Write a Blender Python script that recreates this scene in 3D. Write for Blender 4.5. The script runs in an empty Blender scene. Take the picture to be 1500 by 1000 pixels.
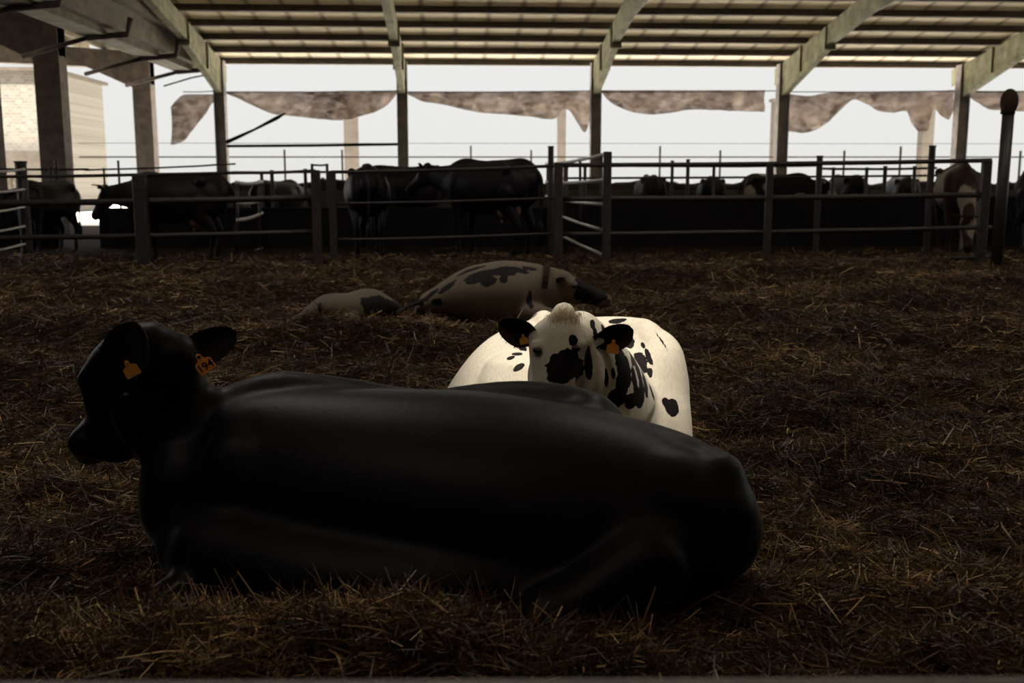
import bpy, bmesh, math, random
import numpy as np
from mathutils import Vector, Matrix, Euler, noise
from mathutils.bvhtree import BVHTree

R = math.radians
PI = math.pi
C = bpy.context.scene.collection
SC = bpy.context.scene
random.seed(11)
RNG = np.random.default_rng(11)

# ------------------------------------------------------------------ camera
FPX = 1500.0
CAM = Vector((0, 0, 1.35))
CROT = Euler((R(90 - 9.02), 0, R(-3.05)), 'XYZ').to_matrix()
cd = bpy.data.cameras.new('camera')
cam = bpy.data.objects.new('camera', cd)
C.objects.link(cam)
cam.location = CAM
cam.rotation_euler = Euler((R(90 - 9.02), 0, R(-3.05)), 'XYZ')
cd.sensor_width = 36
cd.lens = 36
cd.clip_end = 400
cd.dof.use_dof = True
cd.dof.focus_distance = 4.2
cd.dof.aperture_fstop = 3.5
SC.camera = cam

def ray(px, py):
    d = CROT @ Vector(((px - 750) / FPX, -(py - 500) / FPX, -1))
    return d.normalized()

def P(px, py, Y):
    d = ray(px, py)
    return CAM + d * (Y / d.y)

# ------------------------------------------------------------------ sky, sun, exposure
w = bpy.data.worlds.new('world')
SC.world = w
w.use_nodes = True
nt = w.node_tree
nt.nodes.clear()
out = nt.nodes.new('ShaderNodeOutputWorld')
bg = nt.nodes.new('ShaderNodeBackground')
tc = nt.nodes.new('ShaderNodeTexCoord')
sx = nt.nodes.new('ShaderNodeSeparateXYZ')
cr = nt.nodes.new('ShaderNodeValToRGB')
nt.links.new(tc.outputs['Generated'], sx.inputs[0])
nt.links.new(sx.outputs['Z'], cr.inputs[0])
nt.links.new(cr.outputs[0], bg.inputs[0])
nt.links.new(bg.outputs[0], out.inputs[0])
e = cr.color_ramp.elements
e[0].position = 0.0
e[0].color = (0.400, 0.397, 0.375, 1)
e[1].position = 0.05
e[1].color = (0.415, 0.412, 0.400, 1)
for p_, c_ in ((0.13, (0.42, 0.42, 0.42, 1)), (0.30, (1.0, 1.0, 1.04, 1))):
    q = e.new(p_)
    q.color = c_
bg.inputs[1].default_value = 2.0

SUN_EL, SUN_AZ = R(68), R(5)            # the sun stands behind the camera, high over the roof
sd = bpy.data.lights.new('sun', 'SUN')
sd.energy = 44.0
sd.angle = R(2.5)
sd.color = (1.0, 0.93, 0.80)
sun = bpy.data.objects.new('sun', sd)
C.objects.link(sun)
SUN_DIR = Vector((math.sin(SUN_AZ) * math.cos(SUN_EL), math.cos(SUN_AZ) * math.cos(SUN_EL), -math.sin(SUN_EL)))
sun.rotation_euler = SUN_DIR.to_track_quat('-Z', 'Y').to_euler()
sun.location = (0, -5, 20)

# lamps added under unseen roof sheets to lift the interior; last one front fill
ROOF_FILLS = [(-3.2, 9.6), (3.2, 9.6), (9.6, 9.6), (-3.4, .6)]
for i_, (lx, ly) in enumerate(ROOF_FILLS):
    ld = bpy.data.lights.new('roof_fill', 'AREA')
    ld.shape = 'RECTANGLE'
    ld.size, ld.size_y = 2.4, 1.0
    ld.energy = 92 if i_ < 3 else 24
    ld.color = (1.0, .93, .86)
    lo = bpy.data.objects.new('roof_fill', ld)
    C.objects.link(lo)
    lo.location = (lx, ly, (4.18 + .155 * (27 - ly) if ly > 8 else 4.18 + .155 * (11 + ly)) + .02)

SC.view_settings.view_transform = 'Standard'
SC.view_settings.look = 'None'
SC.view_settings.gamma = 1
SC.view_settings.use_curve_mapping = False
SC.view_settings.exposure = 0.0

# ------------------------------------------------------------------ materials
def mat(name, col, rough=0.7, spec=0.4, noise_amt=0.0, nscale=8.0, bump=0.0, col2=None, stretch=(1, 1, 1), sheen=0.0, metal=0.0, transl=0.0):
    m = bpy.data.materials.new(name)
    m.use_nodes = True
    t = m.node_tree
    b = t.nodes['Principled BSDF']
    b.inputs['Roughness'].default_value = rough
    b.inputs['Specular IOR Level'].default_value = spec
    b.inputs['Metallic'].default_value = metal
    b.inputs['Base Color'].default_value = (*col, 1)
    if sheen:
        b.inputs['Sheen Weight'].default_value = sheen
        b.inputs['Sheen Roughness'].default_value = 0.22
    tcn = t.nodes.new('ShaderNodeTexCoord')
    mp = t.nodes.new('ShaderNodeMapping')
    mp.inputs['Scale'].default_value = stretch
    t.links.new(tcn.outputs['Object'], mp.inputs[0])
    n = t.nodes.new('ShaderNodeTexNoise')
    n.inputs['Scale'].default_value = nscale
    n.inputs['Detail'].default_value = 6
    n.inputs['Roughness'].default_value = 0.65
    t.links.new(mp.outputs[0], n.inputs['Vector'])
    c2 = col2 if col2 else tuple(max(0, c * (1 - noise_amt)) for c in col)
    ramp = t.nodes.new('ShaderNodeValToRGB')
    ramp.color_ramp.elements[0].position = 0.35
    ramp.color_ramp.elements[1].position = 0.65
    ramp.color_ramp.elements[0].color = (*c2, 1)
    ramp.color_ramp.elements[1].color = (*col, 1)
    t.links.new(n.outputs['Fac'], ramp.inputs[0])
    t.links.new(ramp.outputs[0], b.inputs['Base Color'])
    if bump:
        bp = t.nodes.new('ShaderNodeBump')
        bp.inputs['Strength'].default_value = bump
        bp.inputs['Distance'].default_value = 0.02
        t.links.new(n.outputs['Fac'], bp.inputs['Height'])
        t.links.new(bp.outputs[0], b.inputs['Normal'])
    if transl:
        o_ = t.nodes['Material Output']
        tr = t.nodes.new('ShaderNodeBsdfTranslucent')
        mx = t.nodes.new('ShaderNodeMixShader')
        mx.inputs[0].default_value = transl
        t.links.new(ramp.outputs[0], tr.inputs[0])
        t.links.new(b.outputs[0], mx.inputs[1])
        t.links.new(tr.outputs[0], mx.inputs[2])
        t.links.new(mx.outputs[0], o_.inputs[0])
    return m

def coat(name, light, dark, rough=0.65, sheen=0.08, spec=0.15, mode='attr', nscale=1.4, thr=0.5, seed=0.0):
    """hair coat; patches of the dark colour sit where the attribute 'spot' > 0 (or where a slow noise is high)"""
    m = bpy.data.materials.new(name)
    m.use_nodes = True
    t = m.node_tree
    b = t.nodes['Principled BSDF']
    b.inputs['Roughness'].default_value = rough
    b.inputs['Specular IOR Level'].default_value = spec
    b.inputs['Sheen Weight'].default_value = sheen
    b.inputs['Sheen Roughness'].default_value = 0.4
    tcn = t.nodes.new('ShaderNodeTexCoord')
    fine = t.nodes.new('ShaderNodeTexNoise')
    fine.inputs['Scale'].default_value = 38
    fine.inputs['Detail'].default_value = 5
    mp = t.nodes.new('ShaderNodeMapping')
    mp.inputs['Scale'].default_value = (3.0, 3.0, 0.45)
    t.links.new(tcn.outputs['Object'], mp.inputs[0])
    t.links.new(mp.outputs[0], fine.inputs['Vector'])
    edge = t.nodes.new('ShaderNodeTexNoise')
    edge.inputs['Scale'].default_value = 24
    edge.inputs['Detail'].default_value = 4
    t.links.new(tcn.outputs['Object'], edge.inputs['Vector'])
    if mode == 'attr':
        at = t.nodes.new('ShaderNodeAttribute')
        at.attribute_name = 'spot'
        src, th, k = at.outputs['Fac'], 0.5, 0.42
    else:
        big = t.nodes.new('ShaderNodeTexNoise')
        big.inputs['Scale'].default_value = nscale
        big.inputs['Detail'].default_value = 1
        mp2 = t.nodes.new('ShaderNodeMapping')
        mp2.inputs['Location'].default_value = (seed, seed * 2, seed * .5)
        t.links.new(tcn.outputs['Object'], mp2.inputs[0])
        t.links.new(mp2.outputs[0], big.inputs['Vector'])
        src, th, k = big.outputs['Fac'], thr, 0.05
    ma = t.nodes.new('ShaderNodeMath'); ma.operation = 'MULTIPLY_ADD'
    t.links.new(edge.outputs['Fac'], ma.inputs[0])
    ma.inputs[1].default_value = k
    t.links.new(src, ma.inputs[2])
    gt = t.nodes.new('ShaderNodeMapRange')
    gt.inputs['From Min'].default_value = th + k * .5 - 0.012
    gt.inputs['From Max'].default_value = th + k * .5 + 0.012
    t.links.new(ma.outputs[0], gt.inputs['Value'])
    lr = t.nodes.new('ShaderNodeValToRGB')
    lr.color_ramp.elements[0].position = 0.3
    lr.color_ramp.elements[1].position = 0.7
    lr.color_ramp.elements[0].color = (*[c * .80 for c in light], 1)
    lr.color_ramp.elements[1].color = (*light, 1)
    t.links.new(fine.outputs['Fac'], lr.inputs[0])
    mx = t.nodes.new('ShaderNodeMix'); mx.data_type = 'RGBA'
    t.links.new(gt.outputs[0], mx.inputs[0])
    t.links.new(lr.outputs[0], mx.inputs[6])
    mx.inputs[7].default_value = (*dark, 1)
    t.links.new(mx.outputs[2], b.inputs['Base Color'])
    bp = t.nodes.new('ShaderNodeBump')
    bp.inputs['Strength'].default_value = 0.35
    bp.inputs['Distance'].default_value = 0.006
    t.links.new(fine.outputs['Fac'], bp.inputs['Height'])
    t.links.new(bp.outputs[0], b.inputs['Normal'])
    return m

M = {}
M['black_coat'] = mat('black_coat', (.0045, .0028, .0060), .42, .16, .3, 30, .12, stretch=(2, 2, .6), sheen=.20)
M['soft_black'] = mat('soft_black', (.008, .006, .009), .7, .25, .3, 30, .1, sheen=.05)
M['far_black'] = mat('far_black', (.010, .007, .010), .5, .28, .3, 12, .2, sheen=.04)
M['dark_brown'] = mat('dark_brown', (.016, .010, .010), .55, .3, .4, 6, .2, sheen=.05)
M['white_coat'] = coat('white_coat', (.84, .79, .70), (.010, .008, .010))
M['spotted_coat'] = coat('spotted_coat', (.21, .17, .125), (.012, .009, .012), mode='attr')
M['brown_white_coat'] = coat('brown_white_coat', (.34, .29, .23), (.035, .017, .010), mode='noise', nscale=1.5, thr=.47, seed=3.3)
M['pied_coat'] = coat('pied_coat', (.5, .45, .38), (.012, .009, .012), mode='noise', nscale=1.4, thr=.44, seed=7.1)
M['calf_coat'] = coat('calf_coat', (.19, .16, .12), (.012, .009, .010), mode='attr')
M['ear_dark'] = mat('ear_dark', (.014, .009, .010), .7, .2, .4, 40, .2, sheen=.35, transl=.0)
M['ear_brown'] = mat('ear_brown', (.035, .018, .012), .7, .2, .5, 60, .3, sheen=.5, transl=.25)
M['eye'] = mat('eye', (.006, .005, .006), .08, .8)
M['nose'] = mat('nose', (.02, .015, .015), .35, .6, .3, 60, .4)
M['hoof'] = mat('hoof', (.06, .05, .05), .4, .5, .4, 30, .2)
M['udder'] = mat('udder', (.32, .18, .14), .6, .4, .2, 8)
M['tag_orange'] = mat('tag_orange', (1.0, .50, .12), .4, .5, .12, 40, transl=.35)
M['tag_ink'] = mat('tag_ink', (.01, .01, .01), .6, .3)
M['collar'] = mat('collar', (.05, .035, .02), .8, .2, .3, 40, .3)
M['hair_cream'] = mat('hair_cream', (.78, .66, .46), .6, .3, .3, 40)
M['steel'] = mat('steel', (.060, .048, .046), .45, .5, .45, 14, .2)
M['steel_bright'] = mat('steel_bright', (.90, .88, .87), .45, .6, .2, 12, .1, metal=.2)
M['steel_mid'] = mat('steel_mid', (.28, .26, .26), .6, .3, .3, 14, .1)
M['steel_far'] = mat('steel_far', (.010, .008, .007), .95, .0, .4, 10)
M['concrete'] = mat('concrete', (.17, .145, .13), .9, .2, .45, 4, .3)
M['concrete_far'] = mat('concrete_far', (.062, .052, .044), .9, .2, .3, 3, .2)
M['column_grey'] = mat('column_grey', (.30, .275, .27), .8, .3, .4, 5, .3)
M['rafter'] = mat('rafter', (.34, .33, .22), .8, .3, .55, 3, .25)
M['purlin'] = mat('purlin', (.17, .14, .125), .85, .25, .4, 5, .2)
M['valley'] = mat('valley', (.13, .11, .08), .8, .3, .5, 3, .25)
M['plaster'] = mat('plaster', (.05, .043, .036), .9, .2, .3, 2.5)
M['dark_wall'] = mat('dark_wall', (.10, .085, .075), .9, .2, .4, 3)
M['black_rubber'] = mat('black_rubber', (.012, .010, .012), .85, .2, .4, 3)
M['yard'] = mat('yard', (.80, .76, .68), .9, .2, .3, .8)
M['soil'] = mat('soil', (.034, .020, .012), .95, .1, .6, 9, 1.0)
M['silage'] = mat('silage', (.040, .030, .024), .95, .1, .7, 7, 1.0)
M['wire'] = mat('wire', (.006, .005, .005), .95, .0)

def roof_mat():
    m = bpy.data.materials.new('roof_sheet')
    m.use_nodes = True
    t = m.node_tree
    b = t.nodes['Principled BSDF']
    b.inputs['Roughness'].default_value = .85
    tcn = t.nodes.new('ShaderNodeTexCoord')
    w1 = t.nodes.new('ShaderNodeTexWave')
    w1.bands_direction = 'X'
    w1.inputs['Scale'].default_value = .42
    w1.inputs['Distortion'].default_value = .2
    t.links.new(tcn.outputs['Object'], w1.inputs['Vector'])
    r = t.nodes.new('ShaderNodeValToRGB')
    r.color_ramp.elements[0].position = 0.0
    r.color_ramp.elements[0].color = (.45, .39, .29, 1)
    r.color_ramp.elements[1].position = 0.10
    r.color_ramp.elements[1].color = (.90, .83, .68, 1)
    t.links.new(w1.outputs['Fac'], r.inputs[0])
    n = t.nodes.new('ShaderNodeTexNoise')
    n.inputs['Scale'].default_value = 1.2
    n.inputs['Detail'].default_value = 5
    t.links.new(tcn.outputs['Object'], n.inputs['Vector'])
    mx = t.nodes.new('ShaderNodeMix'); mx.data_type = 'RGBA'; mx.blend_type = 'MULTIPLY'
    mx.inputs[0].default_value = .5
    t.links.new(r.outputs[0], mx.inputs[6])
    t.links.new(n.outputs['Color'], mx.inputs[7])
    t.links.new(r.outputs[0], b.inputs['Base Color'])
    # slight translucency added to opaque sheets, to brighten the roof underside
    tr = t.nodes.new('ShaderNodeBsdfTranslucent')
    ms = t.nodes.new('ShaderNodeMixShader')
    ms.inputs[0].default_value = .052
    t.links.new(r.outputs[0], tr.inputs[0])
    t.links.new(b.outputs[0], ms.inputs[1])
    t.links.new(tr.outputs[0], ms.inputs[2])
    t.links.new(ms.outputs[0], t.nodes['Material Output'].inputs[0])
    return m
M['roof'] = roof_mat()

def skylight_mat():
    m = bpy.data.materials.new('skylight_sheet')
    m.use_nodes = True
    t = m.node_tree
    tr = t.nodes.new('ShaderNodeBsdfTransparent')
    tr.inputs[0].default_value = (.29, .285, .275, 1)
    t.links.new(tr.outputs[0], t.nodes['Material Output'].inputs[0])
    return m
M['skylight'] = skylight_mat()

M['milky'] = mat('milky_sheet', (.8, .78, .7), .5, .3, .1, 5, transl=.8)

def net_mat():
    m = mat('shade_net', (.36, .30, .26), .85, .2, col2=(.16, .12, .10), nscale=1.7, bump=.6, transl=.5)
    t = m.node_tree
    o_ = t.nodes['Material Output']
    src = o_.inputs[0].links[0].from_socket
    tp = t.nodes.new('ShaderNodeBsdfTransparent')
    n = t.nodes.new('ShaderNodeTexNoise')
    n.inputs['Scale'].default_value = 2.6
    n.inputs['Detail'].default_value = 8
    n.inputs['Roughness'].default_value = .75
    n.inputs['Distortion'].default_value = 1.2
    tcn = t.nodes.new('ShaderNodeTexCoord')
    mp = t.nodes.new('ShaderNodeMapping'); mp.inputs['Scale'].default_value = (1, 1, 2.5)
    t.links.new(tcn.outputs['Object'], mp.inputs[0]); t.links.new(mp.outputs[0], n.inputs['Vector'])
    r = t.nodes.new('ShaderNodeMapRange')
    r.inputs['From Min'].default_value = .38; r.inputs['From Max'].default_value = .66
    r.inputs['To Min'].default_value = .03; r.inputs['To Max'].default_value = .42
    t.links.new(n.outputs['Fac'], r.inputs['Value'])
    mx = t.nodes.new('ShaderNodeMixShader')
    t.links.new(r.outputs[0], mx.inputs[0]); t.links.new(src, mx.inputs[1]); t.links.new(tp.outputs[0], mx.inputs[2])
    t.links.new(mx.outputs[0], o_.inputs[0])
    return m
M['tarp'] = net_mat()

def brick_mat():
    m = bpy.data.materials.new('block_wall')
    m.use_nodes = True
    t = m.node_tree
    b = t.nodes['Principled BSDF']
    b.inputs['Roughness'].default_value = .9
    tcn = t.nodes.new('ShaderNodeTexCoord')
    mp = t.nodes.new('ShaderNodeMapping')
    mp.inputs['Rotation'].default_value = (R(90), 0, 0)
    t.links.new(tcn.outputs['Object'], mp.inputs[0])
    k = t.nodes.new('ShaderNodeTexBrick')
    k.inputs['Scale'].default_value = 2.2
    k.inputs['Color1'].default_value = (.105, .096, .084, 1)
    k.inputs['Color2'].default_value = (.070, .062, .052, 1)
    k.inputs['Mortar'].default_value = (.118, .113, .105, 1)
    t.links.new(mp.outputs[0], k.inputs['Vector'])
    t.links.new(k.outputs['Color'], b.inputs['Base Color'])
    return m
M['brick'] = brick_mat()

def straw_mat():
    m = bpy.data.materials.new('straw')
    m.use_nodes = True
    t = m.node_tree
    b = t.nodes['Principled BSDF']
    b.inputs['Roughness'].default_value = .42
    b.inputs['Specular IOR Level'].default_value = .55
    at = t.nodes.new('ShaderNodeAttribute')
    at.attribute_name = 'tint'
    r = t.nodes.new('ShaderNodeValToRGB')
    r.color_ramp.elements[0].position = 0.0
    r.color_ramp.elements[0].color = (.035, .017, .007, 1)
    r.color_ramp.elements[1].position = 1.0
    r.color_ramp.elements[1].color = (.92, .66, .34, 1)
    for p_, c_ in ((.45, (.145, .085, .038)), (.8, (.42, .27, .125))):
        q_ = r.color_ramp.elements.new(p_)
        q_.color = (*c_, 1)
    t.links.new(at.outputs['Fac'], r.inputs[0])
    t.links.new(r.outputs[0], b.inputs['Base Color'])
    tr = t.nodes.new('ShaderNodeBsdfTranslucent')
    mx = t.nodes.new('ShaderNodeMixShader')
    mx.inputs[0].default_value = .3
    t.links.new(r.outputs[0], tr.inputs[0])
    t.links.new(b.outputs[0], mx.inputs[1])
    t.links.new(tr.outputs[0], mx.inputs[2])
    t.links.new(mx.outputs[0], t.nodes['Material Output'].inputs[0])
    return m
M['straw'] = straw_mat()

# ------------------------------------------------------------------ helpers
def link(o, parent=None):
    C.objects.link(o)
    if parent is not None:
        o.parent = parent
    return o

def tag(o, label=None, cat=None, group=None, kind=None):
    if label: o['label'] = label
    if cat: o['category'] = cat
    if group: o['group'] = group
    if kind: o['kind'] = kind
    return o

def empty(name, loc, label, cat, group=None, rz=0.0, scale=1.0):
    o = bpy.data.objects.new(name, None)
    link(o)
    o.empty_display_size = .1
    o.location = loc
    o.rotation_euler = (0, 0, rz)
    o.scale = (scale,) * 3
    tag(o, label, cat, group)
    return o

def obj(name, bm_, material, parent=None, smooth=False, mats=None):
    me = bpy.data.meshes.new(name)
    bm_.to_mesh(me)
    bm_.free()
    for mm in (mats or [material]):
        me.materials.append(mm)
    if smooth:
        for p_ in me.polygons: p_.use_smooth = True
    o = bpy.data.objects.new(name, me)
    link(o, parent)
    return o

def add_box(bm_, c, s, rot=None):
    g = bmesh.ops.create_cube(bm_, size=1)
    mt = Matrix.Translation(Vector(c)) @ (rot.to_4x4() if rot else Matrix()) @ Matrix.Diagonal((*s, 1))
    bmesh.ops.transform(bm_, matrix=mt, verts=g['verts'])
    return g['verts']

def add_bar(bm_, a, b, w_, h_, up=Vector((0, 0, 1))):
    a, b = Vector(a), Vector(b)
    t = (b - a); L = t.length; t.normalize()
    s = t.cross(up)
    if s.length < 1e-4: s = t.cross(Vector((1, 0, 0)))
    s.normalize(); u = s.cross(t)
    m3 = Matrix((t, s, u)).transposed()
    add_box(bm_, (a + b) / 2, (L, w_, h_), m3)

def add_pipe(bm_, pts, r, n=10):
    pts = [Vector(p_) for p_ in pts]
    rings = []
    for i, p_ in enumerate(pts):
        t = (pts[min(i + 1, len(pts) - 1)] - pts[max(i - 1, 0)]).normalized()
        s = t.cross(Vector((0, 0, 1)))
        if s.length < .05: s = t.cross(Vector((0, 1, 0)))
        s.normalize(); u = s.cross(t)
        rr = r[i] if isinstance(r, (list, tuple)) else r
        rings.append([bm_.verts.new(p_ + (s * math.cos(a) + u * math.sin(a)) * rr) for a in [2 * PI * k / n for k in range(n)]])
    for a, b in zip(rings, rings[1:]):
        for k in range(n):
            bm_.faces.new((a[k], a[(k + 1) % n], b[(k + 1) % n], b[k]))
    bm_.faces.new(rings[0][::-1]); bm_.faces.new(rings[-1])

def catmull(rows, sub):
    rows = [np.array(r_, float) for r_ in rows]
    if len(rows) < 3: return rows
    out_ = []
    n = len(rows)
    for i in range(n - 1):
        p0 = rows[max(i - 1, 0)]; p1 = rows[i]; p2 = rows[i + 1]; p3 = rows[min(i + 2, n - 1)]
        for k in range(sub):
            t = k / sub
            out_.append(.5 * ((2 * p1) + (-p0 + p2) * t + (2 * p0 - 5 * p1 + 4 * p2 - p3) * t * t + (-p0 + 3 * p1 - 3 * p2 + p3) * t ** 3))
    out_.append(rows[-1])
    return out_

def add_limb(bm_, rows, up=(0, 0, 1), sub=5, n=20):
    """rows: (x, y, z, half width sideways, half height along up); rounded ends"""
    rows = [tuple(r_) if len(r_) == 5 else (*r_, r_[3]) for r_ in rows]
    rw = catmull(rows, sub)
    up = Vector(up)
    pts = [Vector(r_[:3]) for r_ in rw]
    rad = [(max(r_[3], .004), max(r_[4], .004)) for r_ in rw]
    T = []
    for i in range(len(pts)):
        T.append((pts[min(i + 1, len(pts) - 1)] - pts[max(i - 1, 0)]).normalized())
    def ring(c, t, a, b):
        s = t.cross(up)
        if s.length < .08: s = t.cross(Vector((0.3, 1, 0)))
        s.normalize(); u = s.cross(t).normalized()
        return [bm_.verts.new(c + s * (a * math.cos(q_)) + u * (b * math.sin(q_))) for q_ in [2 * PI * k / n for k in range(n)]]
    rings = []
    a0, b0 = rad[0]; m0 = min(a0, b0)
    for f in (.15, .6, .87):
        rings.append(ring(pts[0] - T[0] * m0 * math.sqrt(1 - f * f) * .8, T[0], a0 * f, b0 * f))
    for c, t, (a, b) in zip(pts, T, rad):
        rings.append(ring(c, t, a, b))
    a1, b1 = rad[-1]; m1 = min(a1, b1)
    for f in (.87, .6, .15):
        rings.append(ring(pts[-1] + T[-1] * m1 * math.sqrt(1 - f * f) * .8, T[-1], a1 * f, b1 * f))
    for a, b in zip(rings, rings[1:]):
        for k in range(n):
            bm_.faces.new((a[k], a[(k + 1) % n], b[(k + 1) % n], b[k]))
    bm_.faces.new(rings[0][::-1]); bm_.faces.new(rings[-1])

def add_ball(bm_, c, r, rot=None, seg=20):
    g = bmesh.ops.create_uvsphere(bm_, u_segments=seg, v_segments=seg // 2 + 2, radius=1)
    r = (r, r, r) if not isinstance(r, (tuple, list)) else r
    mt = Matrix.Translation(Vector(c)) @ (rot.to_4x4() if rot else Matrix()) @ Matrix.Diagonal((*r, 1))
    bmesh.ops.transform(bm_, matrix=mt, verts=g['verts'])

def organic(name, bm_, material, parent, voxel=.012, smooth=10, factor=.5):
    bmesh.ops.recalc_face_normals(bm_, faces=bm_.faces)
    tmp = bpy.data.meshes.new('tmp')
    bm_.to_mesh(tmp); bm_.free()
    o = bpy.data.objects.new('tmp', tmp)
    link(o)
    md = o.modifiers.new('r', 'REMESH'); md.mode = 'VOXEL'; md.voxel_size = voxel
    if smooth:
        ms = o.modifiers.new('s', 'SMOOTH'); ms.iterations = smooth; ms.factor = factor
    dg = bpy.context.evaluated_depsgraph_get()
    dg.update()
    me = bpy.data.meshes.new_from_object(o.evaluated_get(dg))
    bpy.data.objects.remove(o)
    me.name = name
    me.materials.clear()
    me.materials.append(material)
    me.polygons.foreach_set('use_smooth', [True] * len(me.polygons))
    r = bpy.data.objects.new(name, me)
    link(r, parent)
    return r

def verts_of(me):
    a = np.empty(len(me.vertices) * 3, np.float32)
    me.vertices.foreach_get('co', a)
    return a.reshape(-1, 3)

def set_attr(me, name, vals):
    at = me.attributes.new(name, 'FLOAT', 'POINT')
    at.data.foreach_set('value', np.asarray(vals, np.float32))

def spots(o, centres):
    """centres: (centre, axis1, r1, axis2, r2) ellipses on the skin, in the mesh's space"""
    v = verts_of(o.data)
    f = np.zeros(len(v), np.float32)
    for c, a1, r1, a2, r2, dep in centres:
        d = v - np.array(c, np.float32)
        a1 = np.array(a1); a2 = np.array(a2); a3 = np.cross(a1, a2)
        q_ = np.sqrt((d @ a1 / r1) ** 2 + (d @ a2 / r2) ** 2 + (d @ a3 / dep) ** 2)
        f = np.maximum(f, 1.0 - .5 * q_)
    set_attr(o.data, 'spot', np.clip(f, 0, 1))

def world_of(o):
    m4 = o.matrix_basis.copy()
    p_ = o.parent
    while p_ is not None:
        m4 = p_.matrix_basis @ m4
        p_ = p_.parent
    return m4

def skin_hit(o, px, py):
    me = o.data
    m4 = world_of(o)
    bv = BVHTree.FromPolygons([v.co for v in me.vertices], [tuple(p_.vertices) for p_ in me.polygons])
    inv = m4.inverted()
    c = inv @ CAM
    res = []
    for x, y in zip(px, py):
        d = (inv.to_3x3() @ ray(x, y)).normalized()
        h = bv.ray_cast(c, d)
        res.append(None if h[0] is None else (h[0], h[1]))
    return res

def spots_at(o, lst, dark_all=None):
    """lst: (px, py, rx, ry, tilt) - a marking centred on the skin seen there, sized in pixels"""
    hits = skin_hit(o, [l[0] for l in lst], [l[1] for l in lst])
    cs = []
    for (x, y, rx, ry, tilt), h in zip(lst, hits):
        if h is None: continue
        p_, n_ = h
        view = (p_ - CAM)
        dist = (world_of(o) @ p_ - CAM).length
        right = CROT @ Vector((1, 0, 0)); upv = CROT @ Vector((0, 1, 0))
        a1 = (right * math.cos(R(tilt)) + upv * math.sin(R(tilt)))
        a1 = (a1 - n_ * a1.dot(n_)).normalized()
        a2 = n_.cross(a1).normalized()
        k = dist / FPX
        cs.append((tuple(p_), tuple(a1), rx * k, tuple(a2), ry * k * 1.05, max(rx, ry) * k * 2.2 + .03))
    spots(o, cs)

def frame(fwd, up):
    f = Vector(fwd).normalized(); s = Vector(up).cross(f).normalized(); u = f.cross(s).normalized()
    return Matrix((f, s, u)).transposed()      # columns: forward, left, up

# ------------------------------------------------------------------ the lie of the ground
def sstep(a, b, x):
    t = np.clip((x - a) / (b - a), 0, 1)
    return t * t * (3 - 2 * t)

_k = RNG.uniform(-1, 1, (60, 4))
def wob(x, y, wl, n0, n1):
    r = 0
    for i in range(n0, n1):
        a = _k[i, 0] * PI
        f = 2 * PI / (wl * (0.7 + .6 * abs(_k[i, 1])))
        r = r + np.sin((x * math.cos(a) + y * math.sin(a)) * f + _k[i, 2] * 7 + 1.3 * np.sin((y * math.cos(a) - x * math.sin(a)) * f * .6 + _k[i, 3] * 5))
    return r / math.sqrt(n1 - n0)

MOUNDS = [  # x, y, rx, ry, h
    (-.60, 2.62, .65, .24, .11), (-.1, 2.55, .5, .2, .09), (.55, 2.3, .5, .25, .02), (1.0, 2.9, .5, .3, .06), (-1.35, 2.7, .4, .3, .03),
    (-.75, 8.0, .9, .45, .17), (-1.3, 7.9, .7, .4, .08), (.2, 7.6, .7, .5, .10), (2.6, 9.4, 1.6, .6, .16), (4.6, 9.8, 1.3, .6, .18), (3.3, 8.0, 1.5, .6, .12),
    (5.3, 8.2, 1.4, .7, .14), (2.2, 11.6, 1.2, .6, .18), (6.5, 11.2, 1.6, .7, .20), (4.0, 12.3, 1.3, .6, .14),
    (-3.4, 9.0, 1.6, .6, .14), (-4.6, 11.0, 1.6, .7, .12), (-2.2, 11.4, 1.3, .6, .12), (-1.4, 6.4, .9, .5, .09), (-3.2, 6.8, 1.0, .5, .10),
    (1.9, 5.6, .7, .4, .10), (2.9, 6.2, 1.0, .5, .12), (1.5, 4.2, .6, .35, .06), (2.4, 4.6, .6, .4, .08), (-2.0, 4.5, .7, .4, .05),
]
def ground(x, y):
    x = np.asarray(x, float); y = np.asarray(y, float)
    h = 0.05 - 0.05 * sstep(3.6, 4.4, y) + .05 * sstep(6, 8, y) + .13 * sstep(9, 14, y)
    amp = sstep(1.5, 2.5, y) * (1 - .75 * sstep(14.5, 17, y))
    h = h + amp * (.024 * wob(x, y, 1.5, 0, 8) + .020 * wob(x, y, .55, 8, 20) + .011 * wob(x, y, .22, 20, 34))
    for mx_, my_, rx, ry, hh in MOUNDS:
        h = h + hh * np.exp(-((x - mx_) / rx) ** 2 - ((y - my_) / ry) ** 2)
    far = sstep(18, 21, y)
    return h * (1 - far) + .15 * far

# floor of the barn
xs = np.concatenate([np.linspace(-24, -8, 22), np.linspace(-7.7, -3, 60), np.linspace(-2.95, 3.2, 240), np.linspace(3.3, 10, 80), np.linspace(10.5, 30, 26)])
ys = np.concatenate([np.linspace(-4, 1.2, 8), np.linspace(1.3, 7, 230), np.linspace(7.05, 16, 170), np.linspace(16.3, 27.4, 40)])
XX, YY = np.meshgrid(xs, ys)
ZZ = ground(XX, YY)
nv = XX.size
co = np.stack([XX.ravel(), YY.ravel(), ZZ.ravel()], 1)
nx, ny = len(xs), len(ys)
idx = np.arange(nv).reshape(ny, nx)
fc = np.stack([idx[:-1, :-1], idx[:-1, 1:], idx[1:, 1:], idx[1:, :-1]], -1).reshape(-1, 4)
me = bpy.data.meshes.new('floor')
me.from_pydata(co.tolist(), [], fc.tolist())
me.materials.append(M['soil'])
fl = link(bpy.data.objects.new('floor', me))
tag(fl, kind='structure')
me.polygons.foreach_set('use_smooth', [True] * len(me.polygons))

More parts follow.
